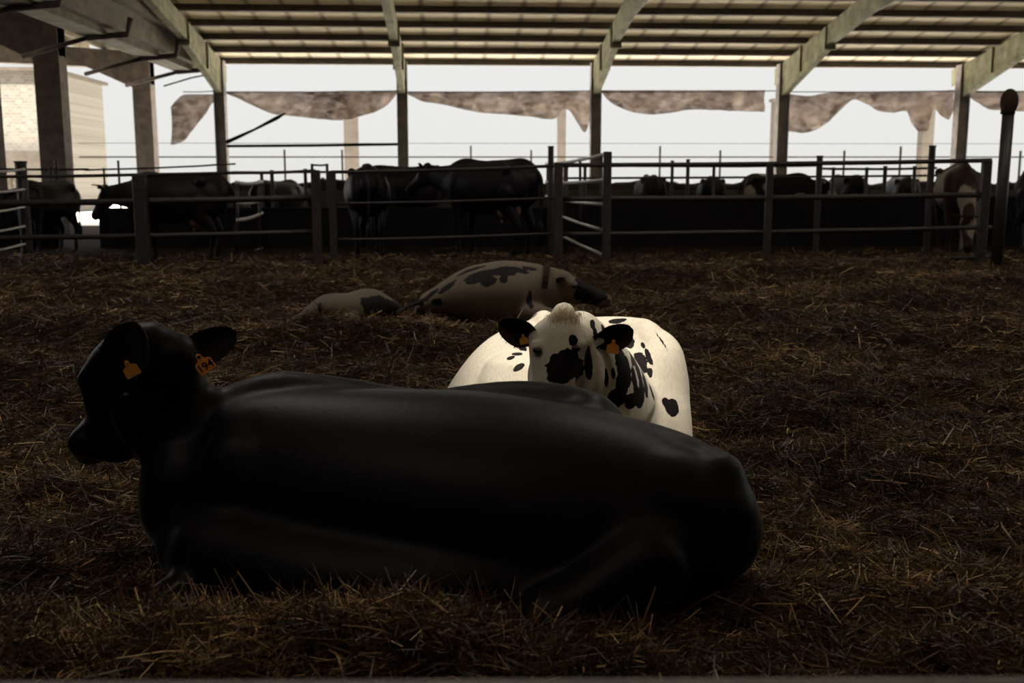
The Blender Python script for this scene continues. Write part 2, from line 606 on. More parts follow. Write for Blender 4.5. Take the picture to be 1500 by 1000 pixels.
def gz(x, y): return float(ground(x, y))

b = bmesh.new(); add_box(b, (3, 68.4, -.1), (160, 82, .2))
tag(obj('ground', b, M['yard']), kind='structure')

# ------------------------------------------------------------------ the roof
EY, EZ, SL = 27.0, 4.18, .155
RIDGE = 8.0
def roof_z(y): return EZ + SL * (EY - y) if y >= RIDGE else EZ + SL * (EY - RIDGE) - SL * (RIDGE - y)

# the open skylight over the white cow
TGT = Vector((.60, 4.85, .62))
k_ = (roof_z(2.6) - TGT.z) / -SUN_DIR.z
SKY = TGT - SUN_DIR * k_
HX, HY = .60, .45
def roof_panel(bm_, x0, x1, y0, y1, lift=.32, th=.06):
    v = []
    for (x, y) in ((x0, y0), (x1, y0), (x1, y1), (x0, y1)):
        z = roof_z(y) + lift
        v.append(bm_.verts.new((x, y, z)))
    w2 = [bm_.verts.new(q_.co + Vector((0, 0, th))) for q_ in v]
    bm_.faces.new(v[::-1]); bm_.faces.new(w2)
    for i in range(4):
        bm_.faces.new((v[i], v[(i + 1) % 4], w2[(i + 1) % 4], w2[i]))
b = bmesh.new()
roof_panel(b, -6.6, 24, RIDGE, EY + .75)
roof_panel(b, -6.6, SKY.x - HX, -4, RIDGE)
roof_panel(b, SKY.x + HX, 24, -4, RIDGE)
roof_panel(b, SKY.x - HX, SKY.x + HX, -4, SKY.y - HY)
roof_panel(b, SKY.x - HX, SKY.x + HX, SKY.y + HY, RIDGE)
tag(obj('ceiling', b, M['roof']), kind='structure')

COLX = [P(px_, 180, EY).x for px_ in (324, 590, 872, 1145, 1407)]
COLX += [COLX[-1] + 4.95, COLX[-1] + 9.9]
b = bmesh.new()
roof_panel(b, SKY.x - HX - .05, SKY.x + HX + .05, SKY.y - HY - .05, SKY.y + HY + .05, lift=.40, th=.012)
tag(obj('window_1', b, M['skylight']), kind='structure')

for i_, (lx, ly) in enumerate(ROOF_FILLS):  # unseen milky sheets, added to go with the fill lamps
    b = bmesh.new()
    roof_panel(b, lx - 1.2, lx + 1.2, ly - .5, ly + .5, lift=.29, th=.015)
    tag(obj('window_%d' % (i_ + 2), b, M['milky']), kind='structure')

y = EY + .55
while y > 9:
    if abs(y - SKY.y) > HY + .1:
        b = bmesh.new()
        z = roof_z(y) + .255
        add_box(b, (8.7, y, z), (30.6, .10, .14))
        add_box(b, (8.7, y, z - .06), (30.6, .16, .03))
        tag(obj('roof_purlin', b, M['purlin']), kind='structure')
    y -= 1.06

for i, cx in enumerate(COLX):
    # rafter with a haunch over the column
    b = bmesh.new()
    add_bar(b, (cx, EY + .5, roof_z(EY + .5) - .10), (cx, RIDGE, roof_z(RIDGE) - .17), .17, .42)
    # tapering haunch plate
    prof = [(EY + .05, roof_z(EY) - .75), (EY - .15, roof_z(EY) - .1), (EY - 3.4, roof_z(EY - 3.4) - .2), (EY - 3.2, roof_z(EY - 3.2) - .42)]
    vs = []
    for sx_ in (-.075, .075):
        vs.append([b.verts.new((cx + sx_, yy, zz)) for yy, zz in prof])
    b.faces.new(vs[0]); b.faces.new(vs[1][::-1])
    for k in range(4):
        b.faces.new((vs[0][k], vs[0][(k + 1) % 4], vs[1][(k + 1) % 4], vs[1][k]))
    add_box(b, (cx, EY - 1.6, roof_z(EY - 1.6) - .18), (.26, .06, .62))
    add_box(b, (cx, EY - 3.3, roof_z(EY - 3.3) - .18), (.26, .06, .50))
    bmesh.ops.recalc_face_normals(b, faces=b.faces)
    tag(obj('roof_rafter', b, M['rafter']), kind='structure')
    # column
    b = bmesh.new()
    cw = .20 if i < 3 else .22
    add_box(b, (cx, EY, 2.15), (cw, .22, 4.32))
    add_box(b, (cx - cw / 2 - .02, EY, 2.15), (.03, .3, 4.3))
    add_box(b, (cx + cw / 2 + .02, EY, 2.15), (.03, .3, 4.3))
    tag(obj('support_column', b, M['column_grey']), kind='structure')
    if i >= 2:
        b = bmesh.new()
        add_bar(b, (cx + .12, EY - .3, 4.62), (cx + .12, 9, 5.3), .09, .13)
        add_bar(b, (cx + .12, 22.5, 4.86), (cx + .12, 22.2, 4.86), .15, .2)
        tag(obj('tie_beam', b, M['rafter']), kind='structure')

# gutter beam between main shed and lean-to
b = bmesh.new()
for (dx, z0, z1, ww) in ((-.35, 4.15, 4.75, .34), (-.1, 4.62, 4.95, .22), (-.62, 4.02, 4.2, .5)):
    add_box(b, (-6.2 + dx, 13.5, (z0 + z1) / 2), (ww, 27.6, z1 - z0))
tag(obj('gutter_beam', b, M['valley']), kind='structure')
for yy in (26.7, 23.8, 20.4, 17.0):
    b = bmesh.new()
    add_pipe(b, [(-6.95, yy, 3.98), (-6.2, yy, 4.05), (-6.12, yy, 4.35)], .06)
    add_pipe(b, [(-6.95, yy, 3.98), (-8.4, yy + .6, 3.7)], .045)
    tag(obj('drain_pipe', b, M['concrete'], smooth=True), kind='structure')

# lean-to roof on the left with beams running back
b = bmesh.new()
for (x0, z0, x1, z1) in ((-6.6, 4.75, -14.5, 5.75),):
    v = [b.verts.new(p_) for p_ in ((x0, -4, z0), (x1, -4, z1), (x1, 31.5, z1), (x0, 31.5, z0))]
    w2 = [b.verts.new(q_.co + Vector((0, 0, .07))) for q_ in v]
    b.faces.new(v); b.faces.new(w2[::-1])
    for i in range(4): b.faces.new((v[i], w2[i], w2[(i + 1) % 4], v[(i + 1) % 4]))
tag(obj('lean_to_roof', b, M['roof']), kind='structure')
for k, xx in enumerate((-7.1, -7.9, -8.8, -9.7, -10.7, -11.8, -12.9, -14.0)):
    b = bmesh.new()
    zz = 4.75 + (-6.6 - xx) * 1.0 / 7.9 - .13
    add_box(b, (xx, 13.7, zz), (.12, 35.4, .24))
    tag(obj('roof_joist', b, M['valley']), kind='structure')

LC = [(-8.50, 19.3, .50), (-8.72, 23.2, .54), (-8.72, 29.9, .50)]
for (cx, cy, ww) in LC:
    b = bmesh.new()
    add_box(b, (cx, cy, 2.35), (ww, .45, 4.9))
    prof = [(cx - ww / 2 + .02, 3.85), (cx - 1.5, 4.42), (cx - 6.5, 4.62), (cx - 6.5, 5.25), (cx + ww / 2, 4.8), (cx + ww / 2, 3.95)]
    vs = [[b.verts.new((x_, cy + s_, z_)) for x_, z_ in prof] for s_ in (-.2, .2)]
    b.faces.new(vs[0]); b.faces.new(vs[1][::-1])
    for k in range(6): b.faces.new((vs[0][k], vs[0][(k + 1) % 6], vs[1][(k + 1) % 6], vs[1][k]))
    bmesh.ops.recalc_face_normals(b, faces=b.faces)
    tag(obj('concrete_frame', b, M['concrete']), kind='structure')

# walls of the barn that lie outside the frame keep the near end dark
b = bmesh.new(); add_box(b, (5, -4.1, 3), (44, .2, 6.4)); tag(obj('wall_back', b, M['dark_wall']), kind='structure')
b = bmesh.new()
vs = [[b.verts.new((x_, y_, z_)) for y_, z_ in ((-4, 4.9), (-4, roof_z(-4) + .32), (RIDGE, roof_z(RIDGE) + .32), (EY - .4, roof_z(EY - .4) + .3), (EY - .4, 4.9))] for x_ in (-6.56, -6.50)]
b.faces.new(vs[0]); b.faces.new(vs[1][::-1])
for k in range(5): b.faces.new((vs[0][k], vs[0][(k + 1) % 5], vs[1][(k + 1) % 5], vs[1][k]))
tag(obj('wall_gable', b, M['dark_wall']), kind='structure')
b = bmesh.new(); add_box(b, (-15.2, 6, 3), (.2, 20, 6)); tag(obj('wall_left', b, M['dark_wall']), kind='structure')
b = bmesh.new(); add_box(b, (24.1, 4, 3.6), (.2, 16, 7.6)); tag(obj('wall_right', b, M['dark_wall']), kind='structure')

# ------------------------------------------------------------------ outside: block building, low wall, far posts
t_ = empty('farm_building', (-21, 44, 0), 'pale block farm building with a flat parapet seen past the left columns', 'building')
b = bmesh.new(); add_box(b, (0, 0, 2.7), (11, 6, 5.4)); obj('wall', b, M['brick'], t_)
b = bmesh.new(); add_box(b, (0, 0, 5.46), (11.4, 6.4, .14)); obj('parapet', b, M['concrete_far'], t_)
b = bmesh.new(); add_box(b, (1.5, -3.3, 1.95), (8, .5, .9)); obj('canopy', b, M['plaster'], t_)
for q_ in range(3):
    b = bmesh.new(); add_box(b, (-1 + q_ * 2.2, -3.08, .75), (.9, .1, 1.4)); obj('window', b, M['dark_wall'], t_)

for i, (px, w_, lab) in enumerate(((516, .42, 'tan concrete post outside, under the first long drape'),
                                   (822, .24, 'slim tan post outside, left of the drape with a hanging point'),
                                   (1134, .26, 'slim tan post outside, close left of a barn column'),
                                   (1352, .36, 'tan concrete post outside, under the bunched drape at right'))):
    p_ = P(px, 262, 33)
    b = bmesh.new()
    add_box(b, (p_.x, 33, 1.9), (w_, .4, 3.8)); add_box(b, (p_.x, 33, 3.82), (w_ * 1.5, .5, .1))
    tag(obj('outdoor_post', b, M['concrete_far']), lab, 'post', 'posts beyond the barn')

# far rail fence outside (light wire-thin)
t_ = empty('yard_fence', (3, 31, 0), 'thin rail fence with short posts in the bright yard beyond', 'fence')
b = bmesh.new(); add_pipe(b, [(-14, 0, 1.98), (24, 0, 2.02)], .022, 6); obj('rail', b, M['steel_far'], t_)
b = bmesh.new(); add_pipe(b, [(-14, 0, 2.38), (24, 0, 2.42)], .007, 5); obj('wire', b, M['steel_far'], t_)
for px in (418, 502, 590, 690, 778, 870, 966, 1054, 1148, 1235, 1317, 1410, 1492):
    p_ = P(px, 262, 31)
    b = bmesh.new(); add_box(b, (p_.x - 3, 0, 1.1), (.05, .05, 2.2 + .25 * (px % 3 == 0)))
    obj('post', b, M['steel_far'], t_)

# ------------------------------------------------------------------ drapes of torn shade net on the far side
def drape(rows, label, Y=27.22, seed=0):
    bm_ = bmesh.new()
    xs_ = []
    rows_ = catmull([(r_[0], r_[1], r_[2]) for r_ in rows], 5)
    grid = []
    K = 9
    for i, (x, t0, t1) in enumerate(rows_):
        col_ = []
        for k in range(K):
            f = k / (K - 1)
            p_ = P(x, t0 + (max(t1, t0 + 1) - t0) * f, Y)
            hang = (t1 - t0) / 60
            fold = .10 * math.sin(x * .11 + seed + f * 2.5) * f + .06 * math.sin(x * .29 + f * 4 + seed) * f * hang + .18 * math.sin(f * PI) * hang
            col_.append(bm_.verts.new(p_ + Vector((0, abs(fold), 0))))
        grid.append(col_)
    for a, c in zip(grid, grid[1:]):
        for k in range(K - 1):
            bm_.faces.new((a[k], c[k], c[k + 1], a[k + 1]))
    o = obj('shade_net', bm_, M['tarp'], smooth=True)
    md = o.modifiers.new('s', 'SOLIDIFY'); md.thickness = .012
    tag(o, label, 'shade net', 'torn shade nets along the far side')
    return o
drape([(250, 157, 212), (258, 147, 211), (268, 139, 205), (282, 138, 190), (298, 138, 168), (310, 138, 152), (320, 138, 143)], 'triangular brown scrap of net left of the first barn column', seed=1)
drape([(330, 135, 136), (345, 135, 142), (365, 135, 152), (395, 135, 165), (420, 134, 169), (450, 134, 172), (480, 134, 175), (500, 133, 176), (520, 133, 172), (545, 133, 165), (565, 133, 155), (583, 132, 134)], 'brown net drape sagging evenly between first and second barn columns', seed=2)
drape([(595, 135, 137), (620, 135, 148), (650, 135, 153), (700, 135, 164), (740, 135, 167), (780, 134, 171), (812, 134, 174), (824, 134, 160), (836, 134, 163), (848, 134, 182), (858, 134, 193), (865, 133, 172)], 'brown net drape ending in a hanging point beside the third column', seed=3)
drape([(880, 132, 134), (893, 132, 147), (915, 132, 160), (950, 132, 167), (990, 132, 164), (1010, 132, 160), (1050, 132, 161), (1100, 132, 163), (1121, 132, 163)], 'brown net drape with a long level hem left of the fourth column', seed=4)
drape([(1153, 137, 192), (1175, 140, 194), (1190, 140, 192), (1210, 136, 182), (1235, 134, 158), (1252, 135, 145), (1270, 135, 152), (1290, 135, 162), (1310, 134, 165), (1328, 134, 163), (1337, 134, 182), (1350, 134, 192), (1361, 133, 188), (1369, 133, 160), (1380, 133, 168), (1391, 132, 175), (1399, 132, 160)], 'brown net drape with a deep belly and a bunched knot, between the last two columns', seed=5)
drape([(1417, 132, 135), (1435, 133, 152), (1455, 133, 160), (1480, 133, 162), (1520, 133, 163)], 'brown net drape at the right edge behind the tall knobbed post', seed=6)
b = bmesh.new()
for a, c in ((268, 320), (330, 583), (595, 866), (880, 1140), (1153, 1400), (1417, 1560)):
    add_pipe(b, [P(a, 134.5, 27.2), P((a + c) / 2, 134.6, 27.2), P(c, 133, 27.2)], .012, 5)
tag(obj('hanging_wire', b, M['wire']), 'taut dark wire the brown nets hang from between the columns', 'wire')

# bar and slanted stay between first and second column
b = bmesh.new()
add_pipe(b, [P(326, 214, 26.95), P(460, 213, 26.95), P(592, 211, 26.95)], .035, 8)
tag(obj('cross_bar', b, M['steel_far']), 'thin horizontal bar joining the first and second barn columns', 'bar')
b = bmesh.new()
add_pipe(b, [P(332, 208, 26.8), P(350, 200, 26.7), P(372, 190, 26.7), P(405, 173, 26.8), P(418, 166, 26.9)], [.05, .045, .03, .05, .02], 7)
tag(obj('slanted_stay', b, M['steel_far']), 'short slanted stay rising right from the first barn column', 'stay')
b = bmesh.new()
add_pipe(b, [P(240, 126, 27.5), P(280, 114, 27.2), P(316, 107, 26.9)], .02, 6)
tag(obj('roof_cable', b, M['wire']), 'thin cable slanting up to the first barn column under the gutter', 'cable')

# ------------------------------------------------------------------ feed wall and silage beyond the pens
b = bmesh.new(); add_box(b, (9.5, 24.4, .58), (31, .22, 1.0)); tag(obj('wall_feed', b, M['dark_wall']), kind='structure')
b = bmesh.new(); add_box(b, (11.9, 18.0, .56), (20.6, .16, .96)); tag(obj('wall_trough', b, M['black_rubber']), kind='structure')
for x0_, x1_ in ((-15, -6.8), (-6.1, 1.6)):
    b = bmesh.new(); add_box(b, ((x0_ + x1_) / 2, 18.0, .47), (x1_ - x0_, .16, .78)); tag(obj('wall_trough', b, M['black_rubber']), kind='structure')
bm_ = bmesh.new()
g = []
nxx = 260
for i in range(nxx):
    x = -5.6 + 31 * i / (nxx - 1)
    top = 1.28 + .035 * math.sin(x * 1.7) + .03 * math.sin(x * 4.1 + 1) + (.07 if (i % 17) == 3 else 0) + random.uniform(-.015, .015)
    row = []
    for (yy, f) in ((24.56, .55), (24.6, .82), (24.75, .96), (25.0, 1.0), (25.6, .95), (26.3, .6), (26.5, .1)):
        row.append(bm_.verts.new((x, yy + random.uniform(-.03, .03), .1 + (top - .1) * f + random.uniform(-.02, .02))))
    g.append(row)
for a, c in zip(g, g[1:]):
    for k in range(6): bm_.faces.new((a[k], c[k], c[k + 1], a[k + 1]))
tag(obj('silage_heap', bm_, M['silage'], smooth=True), 'long dark heap of silage banked behind the low feed wall', 'silage', kind='stuff')

# ------------------------------------------------------------------ pen fences
def fence_thing(name, label, rails, posts, material=None, group=None, cat='fence'):
    """rails: (px0,py0,Y0,px1,py1,Y1,r,mat?)  posts: (px,py_top,Y,half width,kind)"""
    base = P(posts[0][0], 300, posts[0][2]) if posts else P(rails[0][0], 300, rails[0][2])
    t = empty(name, (base.x, base.y, gz(base.x, base.y)), label, cat, group)
    o0 = Vector(t.location)
    for r_ in rails:
        a = P(*r_[0:3]) - o0; c = P(*r_[3:6]) - o0
        bm_ = bmesh.new()
        n = 8
        pts = []
        for k in range(n + 1):
            f = k / n
            pts.append(a.lerp(c, f) + Vector((0, 0, -.012 * math.sin(f * PI) + random.uniform(-.003, .003))))
        add_pipe(bm_, pts, r_[6], 10)
        obj('rail', bm_, M[r_[7] if len(r_) > 7 else 'steel'], t, smooth=True)
    for (px, pyt, Y, hw, kd) in posts:
        top = P(px, pyt, Y)
        zb = gz(top.x, top.y) - .04
        bm_ = bmesh.new()
        if kd == 'box':
            add_box(bm_, (top.x - o0.x, top.y - o0.y, (top.z + zb) / 2 - o0.z), (hw * 2, hw * 1.6, top.z - zb))
            bmesh.ops.bevel(bm_, geom=bm_.edges[:], offset=hw * .15, segments=1, affect='EDGES')
        else:
            add_pipe(bm_, [(top.x - o0.x, top.y - o0.y, zb - o0.z), (top.x - o0.x, top.y - o0.y, top.z - o0.z)], hw, 10)
            add_pipe(bm_, [(top.x - o0.x, top.y - o0.y, top.z - o0.z - .01), (top.x - o0.x, top.y - o0.y, top.z - o0.z + .012)], hw * 1.15, 10)
        obj('post', bm_, M['steel'], t)
    return t

fence_thing('pipe_fence', 'four-rail pipe fence on the left in front of the side-on brown cow',
    [(-60, 259, 14, 330, 253, 14.2, .022), (330, 253, 14.2, 462, 250, 14.2, .022), (-60, 298, 14, 462, 289, 14.2, .045), (-60, 349, 14, 462, 339, 14.2, .035), (-60, 398, 14, 462, 386, 14.2, .030)],
    [(204, 256, 13.95, .085, 'box'), (462, 249, 14.1, .06, 'box'), (-58, 250, 14, .07, 'box')])
fence_thing('pipe_fence', 'three-rail pipe fence in the middle in front of the big black cow',
    [(485, 252, 14.3, 812, 243, 14.3, .024), (485, 298, 14.3, 812, 290, 14.3, .020), (485, 351, 14.3, 812, 342, 14.3, .022)],
    [(486, 250, 14.3, .05, 'box')])
fence_thing('pipe_fence', 'long four-rail pipe fence on the right running to the end post',
    [(820, 242, 14.2, 1452, 235, 14.2, .032), (820, 291, 14.2, 1452, 285, 14.2, .040), (820, 343, 14.2, 1452, 333, 14.2, .032), (820, 390, 14.2, 1452, 376, 14.2, .028)],
    [(818, 238, 14.1, .06, 'box'), (890, 222, 14.1, .055, 'box'), (1128, 239, 14.1, .045, 'box'), (1446, 235, 14.1, .06, 'box')])

def gate(label, x0, ytops0, Y0, x1, ytops1, Y1, r=.024, ups=(), mats='steel_bright'):
    base = P(x0, 300, Y0)
    t = empty('metal_gate', (base.x, base.y, gz(base.x, base.y)), label, 'gate')
    o0 = Vector(t.location)
    for a_, c_ in zip(ytops0, ytops1):
        a = P(x0, a_, Y0) - o0; c = P(x1, c_, Y1) - o0
        bm_ = bmesh.new()
        add_pipe(bm_, [a.lerp(c, k / 6) + Vector((0, 0, -.03 * math.sin(k / 6 * PI))) for k in range(7)], r, 8)
        obj('rail', bm_, M[mats], t, smooth=True)
    for f in ups:
        a = (P(x0, ytops0[0], Y0) - o0).lerp(P(x1, ytops1[0], Y1) - o0, f)
        c = (P(x0, ytops0[-1], Y0) - o0).lerp(P(x1, ytops1[-1], Y1) - o0, f)
        bm_ = bmesh.new(); add_pipe(bm_, [a, c], r * .9, 8)
        obj('upright', bm_, M['steel'], t, smooth=True)
    return t
gate('pale shiny five-bar gate standing open beside the tall middle post', 884, (226, 263, 299, 337, 373), 14.5, 800, (240, 266, 287, 306, 331), 18.5, ups=(.03, .35, .62, .97))
gate('shiny short gate at the left edge of the frame', -50, (248, 280, 311, 341, 371), 13.6, 36, (248, 277, 303, 331, 357), 15.2, .018, ups=(.98,), mats='steel_bright')
gate('shiny gate rails showing right of the side-on brown cow', 346, (267, 296, 322, 372), 16.8, 384, (266, 293, 312, 364), 17.7, .03, ups=(.04, .9), mats='steel_bright')
gate('grey gate rails right of the brown and white grazing cow', 1412, (268, 302, 336), 16.5, 1446, (270, 303, 338), 18, .028, ups=(.99,), mats='steel_bright')

# rear pen fence
t_ = fence_thing('pen_divider', 'rear pipe divider with slim uprights standing behind the right fence',
    [(808, 261, 19, 1440, 256, 19, .022), (1205, 247, 18, 1372, 246, 18, .022), (1205, 330, 18, 1430, 327, 18, .02), (900, 243, 19.5, 1198, 243, 19.5, .018)],
    [(807, 215, 16, .045, 'pipe'), (830, 246, 19, .03, 'pipe'), (857, 246, 19, .03, 'pipe'), (1201, 229, 16, .05, 'pipe'), (1366, 214, 15.2, .05, 'pipe'), (1046, 241, 19, .03, 'pipe'), (1008, 234, 19, .035, 'pipe'), (985, 236, 19, .03, 'pipe'), (1221, 246, 18, .03, 'pipe'), (1297, 244, 18, .035, 'pipe'), (1270, 246, 18, .03, 'pipe'), (1340, 244, 18, .03, 'pipe')])
t_ = fence_thing('pen_divider', 'rear pipe divider with a small square frame behind the middle fence',
    [(340, 252, 19, 600, 250, 19, .022), (456, 241, 18.6, 480, 241, 18.6, .018)],
    [(383, 252, 19, .03, 'pipe'), (398, 250, 19, .035, 'pipe'), (447, 248, 18.6, .03, 'pipe'), (457, 241, 18.6, .025, 'pipe'), (479, 241, 18.6, .025, 'pipe')])
t_ = fence_thing('pen_divider', 'rear rail with uprights behind the brown cow and the left columns',
    [(-40, 246, 18, 130, 248, 18, .02), (125, 249, 18, 345, 240, 18, .016), (-40, 278, 18, 110, 277, 18, .018)],
    [(30, 237, 15.6, .085, 'pipe'), (82, 236, 18, .03, 'pipe'), (74, 246, 18, .03, 'pipe'), (173, 236, 18, .02, 'pipe'), (152, 247, 18, .018, 'pipe')])

# tall knobbed post at the right
pt = P(1476, 165, 13.4)
t_ = empty('tall_post', (pt.x, pt.y, gz(pt.x, pt.y) - .03), 'tall dark steel post with a wrapped round knob at right edge', 'post')
b = bmesh.new(); add_pipe(b, [(0, 0, 0), (.01, 0, pt.z - t_.location.z)], .075, 14); obj('pole', b, M['steel'], t_, smooth=True)
b = bmesh.new(); add_ball(b, (.012, 0, pt.z - t_.location.z + .14), (.115, .11, .17)); add_pipe(b, [(0, 0, pt.z - t_.location.z - .02), (.01, 0, pt.z - t_.location.z + .12)], .09, 14)
obj('knob', b, M['collar'], t_, smooth=True)

# blurred rail of the near fence, just under the lens
pr0, pr1 = P(-500, 1030, .95), P(2000, 1016, .95)
b = bmesh.new(); add_pipe(b, [pr0, pr0.lerp(pr1, .5), pr1], .019, 14)
t_ = empty('near_rail', (pr0.x, pr0.y, gz(pr0.x, pr0.y)), 'blurred grey fence rail crossing the very bottom of the picture', 'rail')
t_['label'] = 'blurred grey fence rail crossing the very bottom of the picture'
o_ = obj('rail', b, M['steel_mid'], None, smooth=True); o_.parent = t_; o_.location = -Vector(t_.location)
for pp in (pr0, pr1):
    b = bmesh.new(); add_pipe(b, [(pp.x, pp.y, gz(pp.x, pp.y) - .03), (pp.x, pp.y, pp.z + .05)], .035, 12)
    o_ = obj('post', b, M['steel'], None, smooth=True); o_.parent = t_; o_.location = -Vector(t_.location)

# ------------------------------------------------------------------ cattle
def add_head(bm_, poll, fwd, up, s=1.0, wide=1.0):
    F = frame(fwd, up); poll = Vector(poll)
    def L(x, y_, z_): return poll + F @ Vector((x * s, y_ * s, z_ * s))
    secs = [(-.03, -.115, .075, .085), (.03, -.125, .105, .125), (.11, -.135, .112, .135), (.20, -.135, .098, .122), (.30, -.13, .078, .098),
            (.38, -.13, .070, .082), (.45, -.132, .076, .078), (.50, -.137, .070, .066)]
    rows = [(*L(x, 0, z_), a * s * wide, h * s) for x, z_, a, h in secs]
    add_limb(bm_, rows, up=tuple(F @ Vector((0, 0, 1))), sub=4, n=24)
    add_ball(bm_, L(0.0, 0, -.015), (.07 * s, .075 * s * wide, .045 * s), F)              # poll
    add_ball(bm_, L(.13, .085 * wide, -.075), (.06 * s, .035 * s, .045 * s), F)            # brows
    add_ball(bm_, L(.13, -.085 * wide, -.075), (.06 * s, .035 * s, .045 * s), F)
    add_ball(bm_, L(.15, .06, -.20), (.11 * s, .045 * s, .07 * s), F)               # cheeks
    add_ball(bm_, L(.15, -.06, -.20), (.11 * s, .045 * s, .07 * s), F)
    add_ball(bm_, L(.46, .045, -.10), (.05 * s, .035 * s, .04 * s), F)
    add_ball(bm_, L(.46, -.045, -.10), (.05 * s, .035 * s, .04 * s), F)
    add_ball(bm_, L(.43, 0, -.195), (.06 * s, .05 * s, .03 * s), F)                  # chin
    return F, L

def head_parts(par, L, F, s, eye_mat='eye', nose=True, o0=Vector((0, 0, 0)), wide=1.0):
    for sg in (-1, 1):
        b_ = bmesh.new(); add_ball(b_, L(.135, sg * .112 * wide, -.085) - o0, (.022 * s, .016 * s, .019 * s), F, 14)
        obj('eye', b_, M[eye_mat], par, smooth=True)
    if nose:
        b_ = bmesh.new()
        add_ball(b_, L(.505, 0, -.125) - o0, (.035 * s, .062 * s, .045 * s), F)
        obj('nose', b_, M['nose'], par, smooth=True)

def ear_mesh(base, tip, facing, width, cup=.35, th=.006, material=None, parent=None, root=.45, label=None):
    """a cupped leaf; 'facing' is the way the hollow inner side looks"""
    base, tip, facing = Vector(base), Vector(tip), Vector(facing)
    ax = tip - base; Ln = ax.length; ax.normalize()
    facing = (facing - ax * facing.dot(ax)).normalized()
    sd_ = ax.cross(facing).normalized()
    NU, NV = 16, 12
    bm_ = bmesh.new()
    def surf(off):
        g_ = []
        for i in range(NU + 1):
            u = i / NU
            sm = min(1, u / .45); sm = sm * sm * (3 - 2 * sm)
            ww = width * .5 * (root + (1 - root) * sm) * math.sqrt(max(0, 1 - (max(0, (u - .42) / .58)) ** 2.3))
            ww = max(ww, width * .03)
            row = []
            for j in range(NV + 1):
                v = -1 + 2 * j / NV
                curl = cup * (1 - .45 * u)
                dx = math.sin(v * (1 + curl)) / math.sin(1 + curl) if curl < .9 else v
                dz = (v * v) * ww * curl * 1.7
                p_ = base + ax * (Ln * u) + sd_ * (ww * dx) + facing * (dz + off + .02 * Ln * math.sin(u * 3))
                row.append(bm_.verts.new(p_))
            g_.append(row)
        return g_
    a = surf(0); c = surf(-th)
    for g_, fl_ in ((a, False), (c, True)):
        for i in range(NU):
            for j in range(NV):
                q_ = (g_[i][j], g_[i][j + 1], g_[i + 1][j + 1], g_[i + 1][j])
                bm_.faces.new(q_[::-1] if fl_ else q_)
    def rim(l1, l2):
        for k in range(len(l1) - 1):
            bm_.faces.new((l1[k], l2[k], l2[k + 1], l1[k + 1]))
    rim([r_[0] for r_ in a], [r_[0] for r_ in c]); rim([r_[-1] for r_ in c], [r_[-1] for r_ in a])
    rim(a[-1], c[-1]); rim(c[0], a[0])
    bmesh.ops.recalc_face_normals(bm_, faces=bm_.faces)
    # hair fringe along the rim
    for k in range(int(120)):
        i = random.randint(1, NU - 1); j = random.choice((0, NV))
        p_ = a[i][j].co.copy(); sgn = -1 if j == 0 else 1
        d = (sd_ * sgn * .9 + ax * .6 + facing * random.uniform(0, .9)).normalized() * random.uniform(.006, .014)
        sft = ax * .0008
        p_ += ax * random.uniform(-.01, .01)
        bm_.faces.new([bm_.verts.new(p_ - sft), bm_.verts.new(p_ + sft), bm_.verts.new(p_ + d)])
    o = obj('ear', bm_, material, parent, smooth=True)
    if label: o['label'] = label
    return o

def ear_tag(parent, centre, upv, facing, size, text=None, label='orange ear tag'):
    """flat tag: neck with a button on top, wider body below; printed number"""
    u = Vector(upv).normalized(); f = Vector(facing); f = (f - u * f.dot(u)).normalized(); s = u.cross(f).normalized()
    F = Matrix((s, u, f)).transposed()
    outl = [(-.13, .50), (.0, .56), (.13, .50), (.15, .32), (.20, .22), (.42, .14), (.48, .05), (.50, -.40), (.44, -.48), (-.44, -.48), (-.50, -.40), (-.48, .05), (-.42, .14), (-.20, .22), (-.15, .32)]
    bm_ = bmesh.new()
    C_ = Vector(centre)
    fr = [bm_.verts.new(C_ + F @ Vector((x * size, y_ * size * 1.1, .0012))) for x, y_ in outl]
    bk = [bm_.verts.new(C_ + F @ Vector((x * size, y_ * size * 1.1, -.0012))) for x, y_ in outl]
    f1 = bm_.faces.new(fr); f2 = bm_.faces.new(bk[::-1])
    for k in range(len(outl)):
        bm_.faces.new((fr[k], bk[k], bk[(k + 1) % len(outl)], fr[(k + 1) % len(outl)]))
    g = bmesh.ops.create_cone(bm_, cap_ends=True, segments=14, radius1=.10 * size, radius2=.07 * size, depth=.10 * size)
    bmesh.ops.transform(bm_, matrix=Matrix.Translation(C_ + F @ Vector((0, .42 * size, .004))) @ F.to_4x4(), verts=g['verts'])
    for f_ in bm_.faces: f_.material_index = 0
    g2 = set(g['verts'])
    for f_ in bm_.faces:
        if all(v in g2 for v in f_.verts): f_.material_index = 1 if text else 0
    if text:
        cu = bpy.data.curves.new('t', 'FONT'); cu.body = text; cu.align_x = 'CENTER'; cu.align_y = 'CENTER'; cu.size = .62 * size; cu.extrude = .0004; cu.offset = .01 * size
        to = bpy.data.objects.new('t', cu); link(to)
        dg = bpy.context.evaluated_depsgraph_get(); dg.update()
        tm = bpy.data.meshes.new_from_object(to.evaluated_get(dg))
        bpy.data.objects.remove(to)
        tm.transform(Matrix.Translation(C_ + F @ Vector((0, -.20 * size, .0022))) @ F.to_4x4())
        n0 = set(bm_.faces)
        bm_.from_mesh(tm)
        for f_ in bm_.faces:
            if f_ not in n0: f_.material_index = 1
    o = obj('ear_tag', bm_, None, parent, mats=[M['tag_orange'], M['tag_ink']])
    o['label'] = label
    return o

def W(px, py, Y, a, b_=None):
    p_ = P(px, py, Y)
    return (p_.x, p_.y, p_.z, a, b_ if b_ is not None else a)

